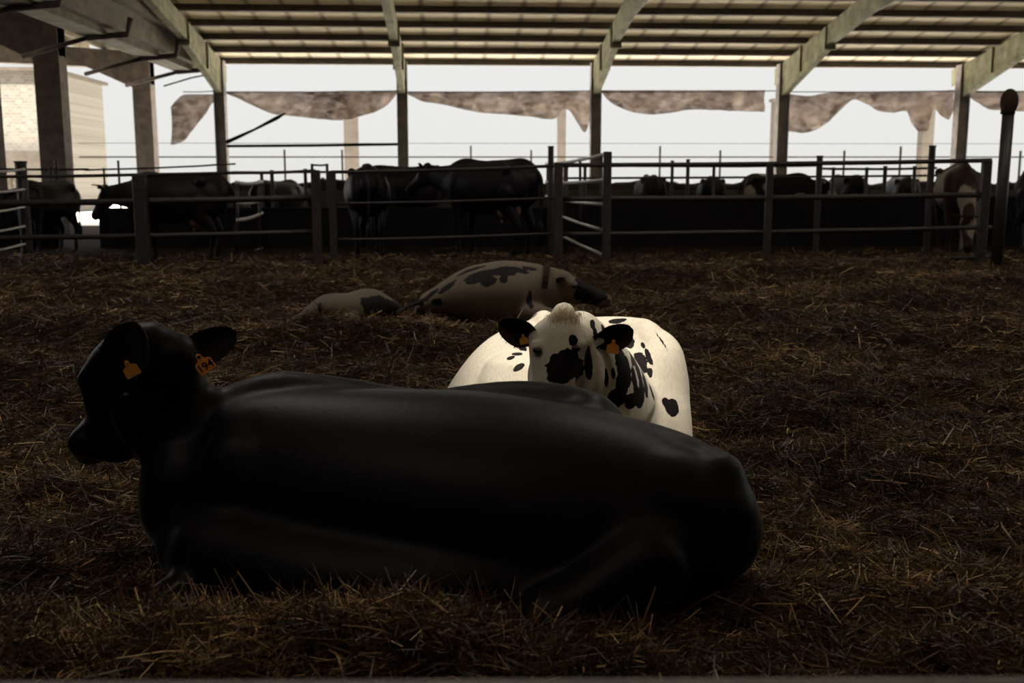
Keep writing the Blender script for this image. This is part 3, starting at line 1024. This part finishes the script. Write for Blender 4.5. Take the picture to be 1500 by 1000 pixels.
def shift(rows, o0): return [(r_[0] - o0.x, r_[1] - o0.y, r_[2] - o0.z, *r_[3:]) for r_ in rows]

# ---- 1. the black cow in front -------------------------------------------------------
def black_cow():
    base = P(650, 880, 3.2)
    o0 = Vector((base.x, 3.2, gz(base.x, 3.2)))
    t = empty('cow', o0, 'black cow lying across the foreground, its head turned away to the left', 'cow')
    b_ = bmesh.new()
    def limb(rows, **k): add_limb(b_, shift(rows, o0), **k)
    def ball(px, py, Y, r, rot=None): add_ball(b_, P(px, py, Y) - o0, r, rot)
    limb([W(262, 715, 3.50, .17, .22), W(320, 722, 3.52, .25, .32), W(410, 726, 3.50, .31, .372), W(540, 733, 3.42, .37, .385), W(690, 742, 3.32, .40, .385),
          W(820, 752, 3.22, .38, .36), W(930, 765, 3.12, .31, .315), W(1010, 770, 3.06, .24, .255), W(1062, 770, 3.03, .15, .17)], n=36)
    # withers, spine, loin, hook bones and pin bones
    limb([W(350, 600, 3.6, .10), W(410, 583, 3.62, .10), W(500, 588, 3.60, .09), W(600, 598, 3.54, .075), W(700, 600, 3.45, .07), W(800, 612, 3.35, .06), W(900, 630, 3.25, .06), W(1000, 660, 3.12, .06), W(1055, 690, 3.05, .055)])
    limb([W(640, 604, 3.60, .085), W(700, 599, 3.60, .095), W(770, 595, 3.55, .095), W(850, 600, 3.44, .08), W(893, 618, 3.38, .065)])
    ball(866, 606, 3.38, (.085, .09, .075))
    ball(1052, 700, 3.02, (.09, .1, .09))
    # near thigh and hind leg folded on the straw
    ball(975, 775, 3.01, (.28, .18, .26), Euler((0, R(20), 0)).to_matrix())
    ball(1050, 760, 3.00, (.13, .14, .17))
    limb([W(950, 820, 2.86, .15, .14), W(850, 880, 2.80, .10, .09), W(780, 905, 2.76, .07, .06), W(860, 925, 2.72, .045), W(930, 930, 2.72, .04)])
    # belly resting
    limb([W(330, 800, 3.38, .27, .22), W(480, 815, 3.32, .37, .24), W(680, 825, 3.22, .40, .24), W(860, 820, 3.12, .31, .2)], n=28)
    # shoulder and folded fore leg
    ball(375, 735, 3.34, (.20, .13, .27), Euler((0, R(-15), 0)).to_matrix())
    ball(290, 790, 3.42, (.14, .18, .18))
    limb([W(350, 800, 3.22, .12), W(315, 850, 3.18, .09), W(258, 868, 3.12, .064), W(236, 880, 3.08, .055), W(262, 900, 3.05, .044), W(300, 912, 3.02, .042)])
    limb([W(300, 820, 3.5, .11), W(262, 858, 3.45, .08), W(246, 862, 3.42, .06), W(300, 890, 3.4, .05)])
    # neck
    limb([W(400, 690, 3.54, .22, .27), W(335, 668, 3.56, .16, .24), W(282, 636, 3.56, .125, .195), W(238, 600, 3.55, .110, .17), W(212, 560, 3.53, .10, .14)], n=26)
    limb([W(300, 690, 3.5, .10, .16), W(262, 690, 3.5, .08, .14), W(240, 668, 3.5, .06, .1)])
    ball(365, 592, 3.58, (.11, .1, .06))
    poll = P(212, 492, 3.50)
    muz = P(84, 618, 3.66)
    fwd = (muz - poll)
    F, L = add_head(b_, poll - o0, fwd, Vector((-.80, -.12, .60)), 1.06, 1.12)
    limb([W(195, 502, 3.50, .075), W(165, 538, 3.55, .09), W(156, 572, 3.58, .085), W(165, 612, 3.60, .08), W(185, 642, 3.60, .07)])
    ball(133, 556, 3.54, (.055, .05, .05)); ball(122, 648, 3.60, (.062, .06, .06)); ball(170, 656, 3.58, (.09, .06, .06))
    ball(210, 492, 3.5, (.075, .08, .05))
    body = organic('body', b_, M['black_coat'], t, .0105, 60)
    head_parts(t, L, F, 1.06, wide=1.12)
    # ears
    e1b, e1t = P(190, 552, 3.40) - o0, P(197, 471, 3.36) - o0
    ea = ear_mesh(e1b, e1t, (-.15, -1, .05), .162, .45, .008, M['ear_dark'], t)
    ear_tag(ea, P(191, 540, 3.34) - o0, (P(183, 535, 3.34) - P(196, 556, 3.34)), (-.1, -1, .15), .052, None, 'orange ear tag folded in the near ear')
    e2b, e2t = P(250, 538, 3.56) - o0, P(347, 486, 3.58) - o0
    eb = ear_mesh(e2b, e2t, (.1, -1, .15), .125, .4, .008, M['ear_dark'], t)
    ear_tag(eb, P(298, 532, 3.44) - o0, (P(287, 521, 3.5) - P(301, 540, 3.5)), (0, -1, .1), .062, '194', 'orange ear tag printed with the number 194')
    # hooves
    b_ = bmesh.new()
    add_limb(b_, shift([W(296, 908, 3.01, .045, .04), W(322, 915, 2.98, .048, .035), W(345, 920, 2.96, .03, .02)], o0)); obj('hoof', b_, M['hoof'], t, smooth=True)
    b_ = bmesh.new()
    add_limb(b_, shift([W(930, 930, 2.72, .045, .04), W(955, 936, 2.70, .045, .03), W(975, 940, 2.69, .03, .02)], o0)); obj('hoof', b_, M['hoof'], t, smooth=True)
    # tail lying along the rump
    b_ = bmesh.new()
    add_limb(b_, shift([W(1062, 690, 3.15, .026), W(1085, 735, 3.2, .022), W(1080, 780, 3.25, .018), W(1060, 790, 3.5, .016), W(1030, 780, 3.6, .028), W(1000, 775, 3.62, .01)], o0), n=10)
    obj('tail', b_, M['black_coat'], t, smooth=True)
    return t
black_cow()

# ---- 2. the white cow behind ---------------------------------------------------------
def hair_tuft(parent, pts, material, n, ln, o0, direction, width=.0012, name='hair_tuft'):
    bm_ = bmesh.new()
    for k in range(n):
        p_ = Vector(random.choice(pts)) - o0 + Vector([random.gauss(0, .014) for _ in range(3)])
        d = (Vector(direction) + Vector([random.gauss(0, .28) for _ in range(3)])).normalized()
        l_ = ln * random.uniform(.5, 1.2)
        s_ = d.cross(Vector((random.uniform(-1, 1), 1, random.uniform(-1, 1)))).normalized() * width
        mid = p_ + d * l_ * .55
        tip = p_ + d * l_ * .9 + Vector((0, 0, -l_ * .35))
        v = [bm_.verts.new(q_) for q_ in (p_ - s_, p_ + s_, mid + s_, mid - s_, tip)]
        bm_.faces.new(v[:4]); bm_.faces.new((v[3], v[2], v[4]))
    return obj(name, bm_, material, parent)

def white_cow():
    base = P(840, 700, 5.0)
    o0 = Vector((base.x, 5.0, gz(base.x, 5.0)))
    t = empty('cow', o0, 'white cow with black blotches lying behind the black cow, facing the camera', 'cow')
    b_ = bmesh.new()
    def limb(rows, **k): add_limb(b_, shift(rows, o0), **k)
    def ball(px, py, Y, r, rot=None): add_ball(b_, P(px, py, Y) - o0, r, rot)
    # barrel going back from chest to rump
    limb([W(850, 640, 4.62, .26, .24), W(858, 622, 4.85, .38, .36), W(866, 605, 5.1, .44, .41), W(874, 586, 5.4, .44, .42), W(878, 572, 5.75, .38, .40), W(880, 560, 6.0, .25, .3)], n=36)
    # right side: shoulder / flank with a square upper corner
    ball(948, 498, 5.10, (.085, .14, .10))
    limb([W(946, 488, 5.15, .06), W(964, 525, 5.03, .13, .15), W(958, 580, 4.98, .18, .2), W(958, 650, 4.95, .19, .22)])
    limb([W(870, 487, 5.3, .085), W(910, 484, 5.25, .075), W(945, 486, 5.15, .07)])
    limb([W(935, 520, 5.1, .14, .14), W(945, 570, 4.98, .16, .18), W(940, 640, 4.9, .2, .25)])
    # left side: rump falling away to the ground
    ball(797, 478, 5.25, (.075, .12, .085))
    limb([W(795, 500, 5.25, .13, .13), W(745, 530, 5.15, .16, .16), W(712, 575, 5.1, .19, .18), W(690, 630, 5.05, .22, .2)])
    limb([W(760, 560, 4.95, .2, .2), W(750, 640, 4.9, .24, .25)])
    # neck, coming forward up to the head
    limb([W(880, 590, 4.80, .24, .28), W(870, 555, 4.68, .19, .22), W(858, 520, 4.58, .15, .17), W(845, 492, 4.50, .115, .13)], n=26)
    limb([W(915, 600, 4.72, .14, .2), W(895, 545, 4.62, .11, .14), W(872, 508, 4.52, .09, .1)])
    # legs tucked under
    limb([W(780, 690, 4.55, .12), W(740, 720, 4.35, .075), W(770, 735, 4.2, .055)])
    limb([W(930, 690, 4.55, .12), W(960, 720, 4.35, .075), W(930, 735, 4.2, .055)])
    poll = P(824, 456, 4.42)
    fwd = P(795, 620, 4.27) - P(826, 462, 4.43)
    F = frame(fwd, Vector((-.25, -.95, .25)))
    limb([W(827, 459, 4.44, .052, .045), W(825, 470, 4.43, .085, .065), W(822, 486, 4.42, .125, .09), W(819, 505, 4.40, .136, .105), W(814, 530, 4.37, .118, .11), W(808, 560, 4.33, .095, .098), W(801, 592, 4.29, .08, .08), W(797, 615, 4.27, .088, .078)],
         up=tuple(F @ Vector((0, 0, 1))), n=26)
    def L(x, y_, z_): return P(826, 455, 4.36) - o0 + F @ Vector((x, y_, z_))
    ball(826, 457, 4.43, (.052, .05, .045))
    ball(846, 504, 4.33, (.038, .045, .034)); ball(786, 508, 4.33, (.036, .045, .034))      # brows
    ball(862, 548, 4.42, (.075, .08, .12)); ball(792, 552, 4.42, (.06, .08, .11))         # cheeks
    limb([W(868, 492, 4.46, .045), W(882, 498, 4.43, .028)]); limb([W(790, 490, 4.46, .045), W(778, 492, 4.43, .028)])
    body = organic('body', b_, M['white_coat'], t, .009, 20)
    spots_at(body, [
        (830, 536, 26, 22, 10), (818, 548, 18, 14, 0), (848, 540, 13, 18, 0), (840, 498, 7, 9, 0), (862, 532, 6, 26, 5), (815, 528, 10, 10, 0),
        (868, 474, 4, 8, -10), (884, 482, 6, 9, 0), (872, 488, 3.5, 10, 5),
        (758, 518, 9, 7, 30), (761, 537, 10, 5, 45), (766, 511, 6, 7, 0), (748, 524, 6, 4, 50), (783, 462, 6, 4, 20),
        (905, 470, 14, 5, -10),
        (888, 553, 4.5, 14, 5), (898, 546, 4, 9, 10), (910, 530, 13, 26, 15), (912, 562, 12, 24, 0), (925, 520, 8, 22, 15), (934, 540, 8, 20, 20), (940, 572, 8, 16, 8), (950, 522, 4, 16, 15), (942, 506, 3, 6, 20), (952, 546, 4, 8, 0),
        (955, 574, 5, 13, 18), (938, 530, 9, 22, 15), (945, 560, 7, 22, 10), (918, 545, 10, 26, 5), (936, 585, 10, 12, 0), (905, 583, 16, 13, -15), (925, 588, 12, 12, 0), (898, 578, 10, 8, 0), (985, 597, 13, 12, 20), (974, 588, 6, 6, 0), (930, 560, 6, 26, 10),
        (905, 508, 12, 12, 0), (920, 502, 10, 12, 10),
        (970, 500, 1.5, 22, 28)])
    # eyes: one shows beside the black face patch
    for h in skin_hit(body, (843, 787), (510, 513)):
        b_ = bmesh.new(); add_ball(b_, h[0] + (P(815, 510, 4.5) - P(815, 510, 4.48)) * .4, (.021, .021, .017)); obj('eye', b_, M['eye'], t, smooth=True)
    b_ = bmesh.new(); add_ball(b_, P(796, 628, 4.26) - o0, (.085, .06, .05)); obj('nose', b_, M['nose'], t, smooth=True)
    # ears
    ea = ear_mesh(P(790, 497, 4.42) - o0, P(730, 472, 4.40) - o0, (.1, -1, -.25), .125, .4, .008, M['ear_brown'], t, label='dark brown ear at the left of its head')
    ear_tag(ea, P(767, 497, 4.34) - o0, (-.15, .1, 1), (.2, -1, 0), .038, None, 'orange ear tag in the left ear')
    eb = ear_mesh(P(870, 500, 4.42) - o0, P(928, 484, 4.40) - o0, (-.1, -1, -.25), .125, .35, .008, M['ear_brown'], t, label='dark brown ear at the right of its head')
    ear_tag(eb, P(898, 508, 4.33) - o0, (.1, .1, 1), (-.1, -1, 0), .055, None, 'orange ear tag hanging in the right ear')
    pts = [P(x, y_, 4.375) for x, y_ in ((810, 462), (820, 458), (828, 457), (836, 459), (844, 463), (825, 464), (815, 466), (834, 466))]
    tf = hair_tuft(t, pts, M['hair_cream'], 700, .024, o0, (-.05, -.25, -1.0), .0009)
    tf['kind'] = 'stuff'
    tf['label'] = 'cream curly hair tuft on the poll'
    return t
white_cow()

# ---- 3. the spotted cow lying further back -------------------------------------------
def far_spotted():
    base = P(720, 455, 9.3)
    o0 = Vector((base.x, 9.3, gz(base.x, 9.3)))
    t = empty('cow', o0, 'black and white cow with a collar lying in the straw, facing right', 'cow')
    b_ = bmesh.new()
    def limb(rows, **k): add_limb(b_, shift(rows, o0), **k)
    limb([W(615, 450, 9.3, .10, .06), W(650, 438, 9.3, .22, .15), W(690, 432, 9.3, .34, .26), W(735, 432, 9.3, .38, .31), W(775, 430, 9.3, .34, .28), W(805, 428, 9.25, .24, .24)], n=30)
    limb([W(620, 436, 9.35, .04), W(670, 413, 9.4, .06), W(705, 398, 9.4, .07), W(745, 392, 9.4, .07), W(790, 396, 9.35, .06)])
    limb([W(780, 418, 9.25, .17, .19), W(805, 416, 9.2, .13, .15), W(826, 414, 9.15, .11, .12)], n=24)
    limb([W(770, 458, 9.0, .12, .1), W(815, 466, 8.9, .07), W(790, 472, 8.85, .05)])
    poll = P(826, 400, 9.15) - o0
    F, L = add_head(b_, poll, Vector((.93, -.1, -.30)), Vector((.3, 0, .95)), .90)
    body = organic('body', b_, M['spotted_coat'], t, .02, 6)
    spots_at(body, [(705, 402, 26, 9, 20), (735, 398, 22, 8, 0), (752, 394, 22, 7, -5), (715, 412, 12, 8, 10), (738, 408, 6, 8, 0), (695, 410, 14, 6, 10), (775, 393, 12, 5, 0),
                    (655, 420, 16, 6, 25), (630, 432, 16, 6, 20), (640, 442, 10, 5, 0), (612, 438, 14, 6, 15), (690, 395, 22, 5, 25),
                    (862, 420, 18, 20, 0), (875, 428, 16, 14, 0), (850, 412, 9, 9, 0), (846, 432, 6, 8, 0), (884, 420, 8, 12, 0), (775, 440, 5, 14, 0)])
    head_parts(t, L, F, .90)
    ear_mesh(L(.0, -.09, -.05), L(-.05, -.24, -.06), (.5, 0, -.6), .09, .4, .008, M['ear_dark'], t)
    ear_mesh(L(.0, .09, -.05), L(.03, .22, .06), (.6, -.3, .2), .09, .4, .008, M['ear_dark'], t)
    b_ = bmesh.new()
    pts = []
    for k in range(25):
        a = 2 * PI * k / 24
        c = P(795, 419, 9.2) - o0
        pts.append(c + Vector((.035 * math.sin(a), .165 * math.cos(a), .205 * math.sin(a))))
    for k in range(24):
        add_bar(b_, pts[k], pts[k + 1], .012, .055, up=Vector((1, 0, 0)))
    cl = obj('collar', b_, M['collar'], t)
    b_ = bmesh.new(); add_limb(b_, shift([W(622, 440, 9.25, .03), W(605, 446, 9.1, .02), W(592, 452, 9.0, .015), W(584, 458, 8.95, .03)], o0), n=8); obj('tail', b_, M['far_black'], t, smooth=True)
far_spotted()

# ---- 4. pale calf lying low ----------------------------------------------------------
def calf():
    base = P(490, 468, 8.9)
    o0 = Vector((base.x, 8.9, gz(base.x, 8.9)))
    t = empty('calf', o0, 'small pale calf lying flat in the straw, left of the spotted lying cow', 'calf')
    b_ = bmesh.new()
    def limb(rows, **k): add_limb(b_, shift(rows, o0), **k)
    limb([W(575, 452, 9.1, .12, .08), W(545, 449, 9.05, .20, .16), W(512, 454, 8.9, .18, .15), W(480, 455, 8.85, .16, .145), W(455, 460, 8.8, .10, .08)], n=24)
    limb([W(520, 468, 8.7, .06), W(480, 475, 8.6, .035), W(460, 476, 8.6, .03)])
    F, L = add_head(b_, P(462, 447, 8.8) - o0, Vector((-.9, -.2, -.3)), Vector((-.3, 0, .9)), .55)
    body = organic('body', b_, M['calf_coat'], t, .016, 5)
    spots_at(body, [(560, 448, 20, 16, 0), (540, 444, 14, 9, 0), (580, 452, 16, 14, 0), (538, 456, 5, 12, 0)])
    head_parts(t, L, F, .55)
    ear_mesh(L(.0, .1, -.05), L(-.04, .26, -.02), (.6, -.5, .2), .09, .4, .006, M['ear_dark'], t)
calf()

# ---- standing cows -------------------------------------------------------------------
def standing(label, px, py, Y, heading, coat_, scale=1.0, neck='level', leg_mat=None, group=None, udder=False, tagged=False, horn=False, sub_lift=0, voxel=.022):
    """heading: the way the cow faces, degrees from +x turning to +y"""
    p_ = P(px, py, Y)
    o0 = Vector((p_.x, p_.y, gz(p_.x, p_.y) - .015))
    t = empty('cow', o0, label, 'cow', group, R(heading), scale)
    b_ = bmesh.new()
    A = add_limb
    A(b_, [(-.80, 0, 1.14, .13, .17), (-.68, 0, 1.13, .25, .28), (-.48, 0, 1.10, .29, .33), (-.2, 0, 1.04, .34, .37), (.08, 0, 1.02, .36, .385), (.34, 0, 1.04, .31, .37), (.54, 0, 1.08, .24, .33), (.70, 0, 1.10, .17, .24)], n=30)
    A(b_, [(-.80, 0, 1.32, .05), (-.62, 0, 1.385, .07), (-.3, 0, 1.38, .06), (.1, 0, 1.37, .06), (.42, 0, 1.40, .07), (.62, 0, 1.33, .08)])
    for s_ in (-1, 1):
        add_ball(b_, (-.50, s_ * .24, 1.31), (.10, .07, .08))
        add_ball(b_, (-.58, s_ * .17, 1.05), (.22, .13, .28))
        add_ball(b_, (.42, s_ * .2, 1.05), (.17, .1, .27))
        A(b_, [(-.52, s_ * .2, 1.0, .14, .2), (-.45, s_ * .21, .80, .10, .14), (-.58, s_ * .19, .62, .055, .085), (-.64, s_ * .18, .48, .045, .06), (-.60, s_ * .18, .30, .035, .04), (-.58, s_ * .18, .12, .042, .048), (-.55, s_ * .18, .07, .04)], up=(1, 0, 0))
        A(b_, [(.44, s_ * .18, .88, .10, .13), (.43, s_ * .18, .68, .075, .09), (.45, s_ * .17, .44, .055, .06), (.44, s_ * .17, .26, .036, .04), (.44, s_ * .17, .12, .042, .045), (.47, s_ * .17, .07, .04)], up=(1, 0, 0))
    if neck == 'level':
        A(b_, [(.50, 0, 1.12, .19, .27), (.72, 0, 1.16, .14, .22), (.90, 0, 1.24, .11, .17), (1.02, 0, 1.30, .10, .13)], n=22)
        poll, fw, up = Vector((1.06, 0, 1.46)), Vector((.80, 0, -.60)), Vector((.6, 0, .8))
    elif neck == 'low':
        A(b_, [(.50, 0, 1.10, .19, .27), (.74, 0, .98, .14, .22), (.92, 0, .80, .11, .17), (1.02, 0, .66, .10, .13)], n=22)
        poll, fw, up = Vector((1.12, 0, .68)), Vector((.35, 0, -.93)), Vector((.93, 0, .35))
    elif neck == 'out':
        A(b_, [(.50, 0, 1.12, .19, .27), (.76, 0, 1.15, .15, .22), (.98, 0, 1.19, .12, .17), (1.12, 0, 1.23, .11, .14)], n=22)
        poll, fw, up = Vector((1.18, 0, 1.37)), Vector((.80, .1, -.60)), Vector((.6, 0, .8))
    elif neck == 'side':
        A(b_, [(.50, 0, 1.12, .19, .27), (.66, .10, 1.16, .15, .22), (.76, .30, 1.20, .12, .17), (.78, .44, 1.24, .10, .13)], n=22)
        poll, fw, up = Vector((.78, .48, 1.38)), Vector((-.15, .80, -.55)), Vector((-.1, .6, .8))
    else:
        A(b_, [(.50, 0, 1.10, .19, .27), (.78, 0, 1.10, .14, .21), (.98, 0, 1.10, .11, .16), (1.10, 0, 1.10, .10, .13)], n=22)
        poll, fw, up = Vector((1.16, 0, 1.22)), Vector((.55, 0, -.83)), Vector((.83, 0, .55))
    F, L = add_head(b_, poll, fw, up, .98)
    body = organic('body', b_, coat_, t, voxel, 4)
    head_parts(t, L, F, .98)
    for s_ in (-1, 1):
        e_ = ear_mesh(L(.0, s_ * .09, -.05), L(-.05, s_ * .26, -.03), tuple(F @ Vector((.8, 0, -.3))), .11, .4, .01, M['ear_dark'], t)
        if tagged:
            ear_tag(e_, L(-.01, s_ * .19, -.08), tuple(F @ Vector((0, 0, 1))), tuple(F @ Vector((1, 0, 0))), .06)
        if horn:
            bm_ = bmesh.new()
            A(bm_, [tuple(L(-.02, s_ * .07, -.01)) + (.022,), tuple(L(-.02, s_ * .16, .02)) + (.018,), tuple(L(.02, s_ * .22, .10)) + (.008,)], n=10)
            ho = obj('horn', bm_, M['hair_cream'], t, smooth=True)
    for (hx, s_) in ((-.52, -1), (-.52, 1), (.49, -1), (.49, 1)):
        bm_ = bmesh.new()
        A(bm_, [(hx - .03, s_ * .175, .05, .045, .045), (hx + .05, s_ * .175, .028, .045, .028)], n=12)
        obj('hoof', bm_, M['hoof'], t, smooth=True)
    bm_ = bmesh.new()
    A(bm_, [(-.82, 0, 1.30, .035), (-.93, 0, 1.15, .028), (-.95, .01, .85, .02), (-.93, .02, .6, .018), (-.93, .02, .48, .04), (-.93, .02, .30, .035), (-.93, .02, .22, .01)], n=10)
    obj('tail', bm_, coat_, t, smooth=True)
    if udder:
        bm_ = bmesh.new(); add_ball(bm_, (-.36, 0, .70), (.2, .16, .15))
        for a in (-.07, .07):
            for c in (-.06, .06): add_ball(bm_, (-.36 + a, c, .55), (.018, .018, .045))
        obj('udder', bm_, M['udder'], t, smooth=True)
    return t

standing('big black cow standing behind the middle fence with its head to the left', 716, 385, 15.3, 142, M['far_black'], 1.0, 'out', udder=True)
standing('black cow seen from behind, left of the big black cow', 540, 392, 15.6, 97, M['far_black'], .97, 'low')
standing('dark brown cow standing side-on behind the left fence, head to the left', 262, 380, 14.8, 176, M['dark_brown'], .88, 'mid', horn=True, udder=True)
standing('black cow behind the left edge gate, left of the thick dark post', 70, 352, 16.8, 250, M['far_black'], .80, 'mid')
standing('brown and white cow with its head lowered behind the right fence', 1398, 378, 15.6, -108, M['brown_white_coat'], .98, 'low')
standing('black cow at the right edge behind the tall knobbed post', 1545, 384, 16.2, -75, M['far_black'], .96, 'low')
standing('black cow far back between the small square frame and the brown cow', 410, 345, 19.8, 60, M['far_black'], .82, 'mid', voxel=.03)
standing('black cow far back, its back just above the silage, left of the big black cow', 600, 345, 19.5, 20, M['far_black'], 1.0, 'level', voxel=.03)
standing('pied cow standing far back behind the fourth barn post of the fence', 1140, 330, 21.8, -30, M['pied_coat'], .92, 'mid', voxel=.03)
GR = 'dark cows feeding along the far wall'
standing('dark cow at the far wall, first right of the open gate', 950, 330, 22.2, 90, M['soft_black'], .90, 'low', group=GR, voxel=.03)
standing('dark cow at the far wall, in line with the slim square frame', 1040, 330, 22.3, 80, M['soft_black'], .88, 'low', group=GR, voxel=.03)
standing('dark cow at the far wall, right of the pied cow', 1235, 330, 22.2, 96, M['soft_black'], .90, 'low', group=GR, voxel=.03)
standing('dark cow at the far wall, left of the brown and white cow', 1315, 330, 22.3, 84, M['dark_brown'], .88, 'low', group=GR, voxel=.03)

# ------------------------------------------------------------------ straw
def straw(name, N, y0, y1, seed, label, lift=0.0, bigger=1.0, xr=None, upright=.10):
    g_ = np.random.default_rng(seed)
    Y = y0 * (y1 / y0) ** g_.random(N)
    X = Y * math.tan(R(3.05)) + (g_.random(N) * 2 - 1) * (Y * .60 + .5)
    if xr is not None:
        X = g_.uniform(xr[0], xr[1], N); Y = g_.uniform(y0, y1, N)
    # clumps: pull towards wisp centres
    Z = ground(X, Y)
    sz = (1 + Y / 7.0) * bigger
    ln = g_.gamma(2.6, .023, N).clip(.015, .24) * (0.75 + sz * .35)
    wd = g_.uniform(.0008, .0024, N) * (0.45 + sz * .55)
    # locally combed direction
    az = 2.5 * np.sin(X * 2.3 + Y * 1.1) + 2.0 * np.sin(Y * 2.9 - X * 1.7) + g_.normal(0, 1.8, N)
    el = np.abs(g_.normal(0, .28, N)) * np.where(g_.random(N) < upright, 3.2, 1)
    el = np.clip(el, 0, 1.35)
    d = np.stack([np.cos(az) * np.cos(el), np.sin(az) * np.cos(el), np.sin(el)], 1)
    p0 = np.stack([X, Y, Z + lift + g_.uniform(-.012, .030, N) * (.5 + .5 * sz)], 1) - d * (ln * .35)[:, None]
    side = np.cross(d, g_.normal(0, 1, (N, 3)))
    side /= np.linalg.norm(side, axis=1)[:, None] + 1e-9
    bend = np.cross(d, side) * (ln * g_.normal(0, .10, N))[:, None]
    p1 = p0 + d * (ln * .5)[:, None] + bend
    p2 = p0 + d * ln[:, None] - bend * .3
    s_ = side * wd[:, None]
    V = np.stack([p0 - s_, p0 + s_, p1 - s_, p1 + s_, p2 - s_ * .7, p2 + s_ * .7], 1).reshape(-1, 3).astype(np.float32)
    base_ = (np.arange(N) * 6)[:, None]
    Fq = np.concatenate([base_ + np.array([0, 1, 3, 2]), base_ + np.array([2, 3, 5, 4])], 1).reshape(-1).astype(np.int32)
    nf = 2 * N
    me_ = bpy.data.meshes.new(name)
    me_.vertices.add(len(V)); me_.vertices.foreach_set('co', V.ravel())
    me_.loops.add(len(Fq)); me_.loops.foreach_set('vertex_index', Fq)
    me_.polygons.add(nf)
    me_.polygons.foreach_set('loop_start', np.arange(nf, dtype=np.int32) * 4)
    me_.polygons.foreach_set('loop_total', np.full(nf, 4, np.int32))
    me_.update(calc_edges=True)
    patch = .5 + .25 * np.sin(X * 1.9 + 1.2 * np.sin(Y * 1.3)) * np.sin(Y * 2.1 + X)
    patch = np.clip(patch + .22 * wob(X, Y, .35, 34, 46), 0, 1.3)
    tint = np.clip(g_.beta(1.5, 2.8, N) * (.12 + 1.75 * patch ** 1.4), 0, 1)  # lit clumps and shaded pits put into the strand colour
    tint = np.where(g_.random(N) < .03, g_.uniform(.85, 1, N), tint)  # scattered pale strands painted as glints
    set_attr(me_, 'tint', np.repeat(tint, 6))
    me_.materials.append(M['straw'])
    o = link(bpy.data.objects.new(name, me_))
    tag(o, label, 'straw', kind='stuff')
    return o
straw('straw_bedding', 450000, 1.7, 15.5, 5, 'deep bed of loose brown straw covering the whole pen floor')
straw('straw_pile', 16000, 2.35, 2.85, 6, 'ridge of tangled straw heaped in front of the black cow', lift=.02, bigger=1.15, xr=(-1.35, .55), upright=.3)
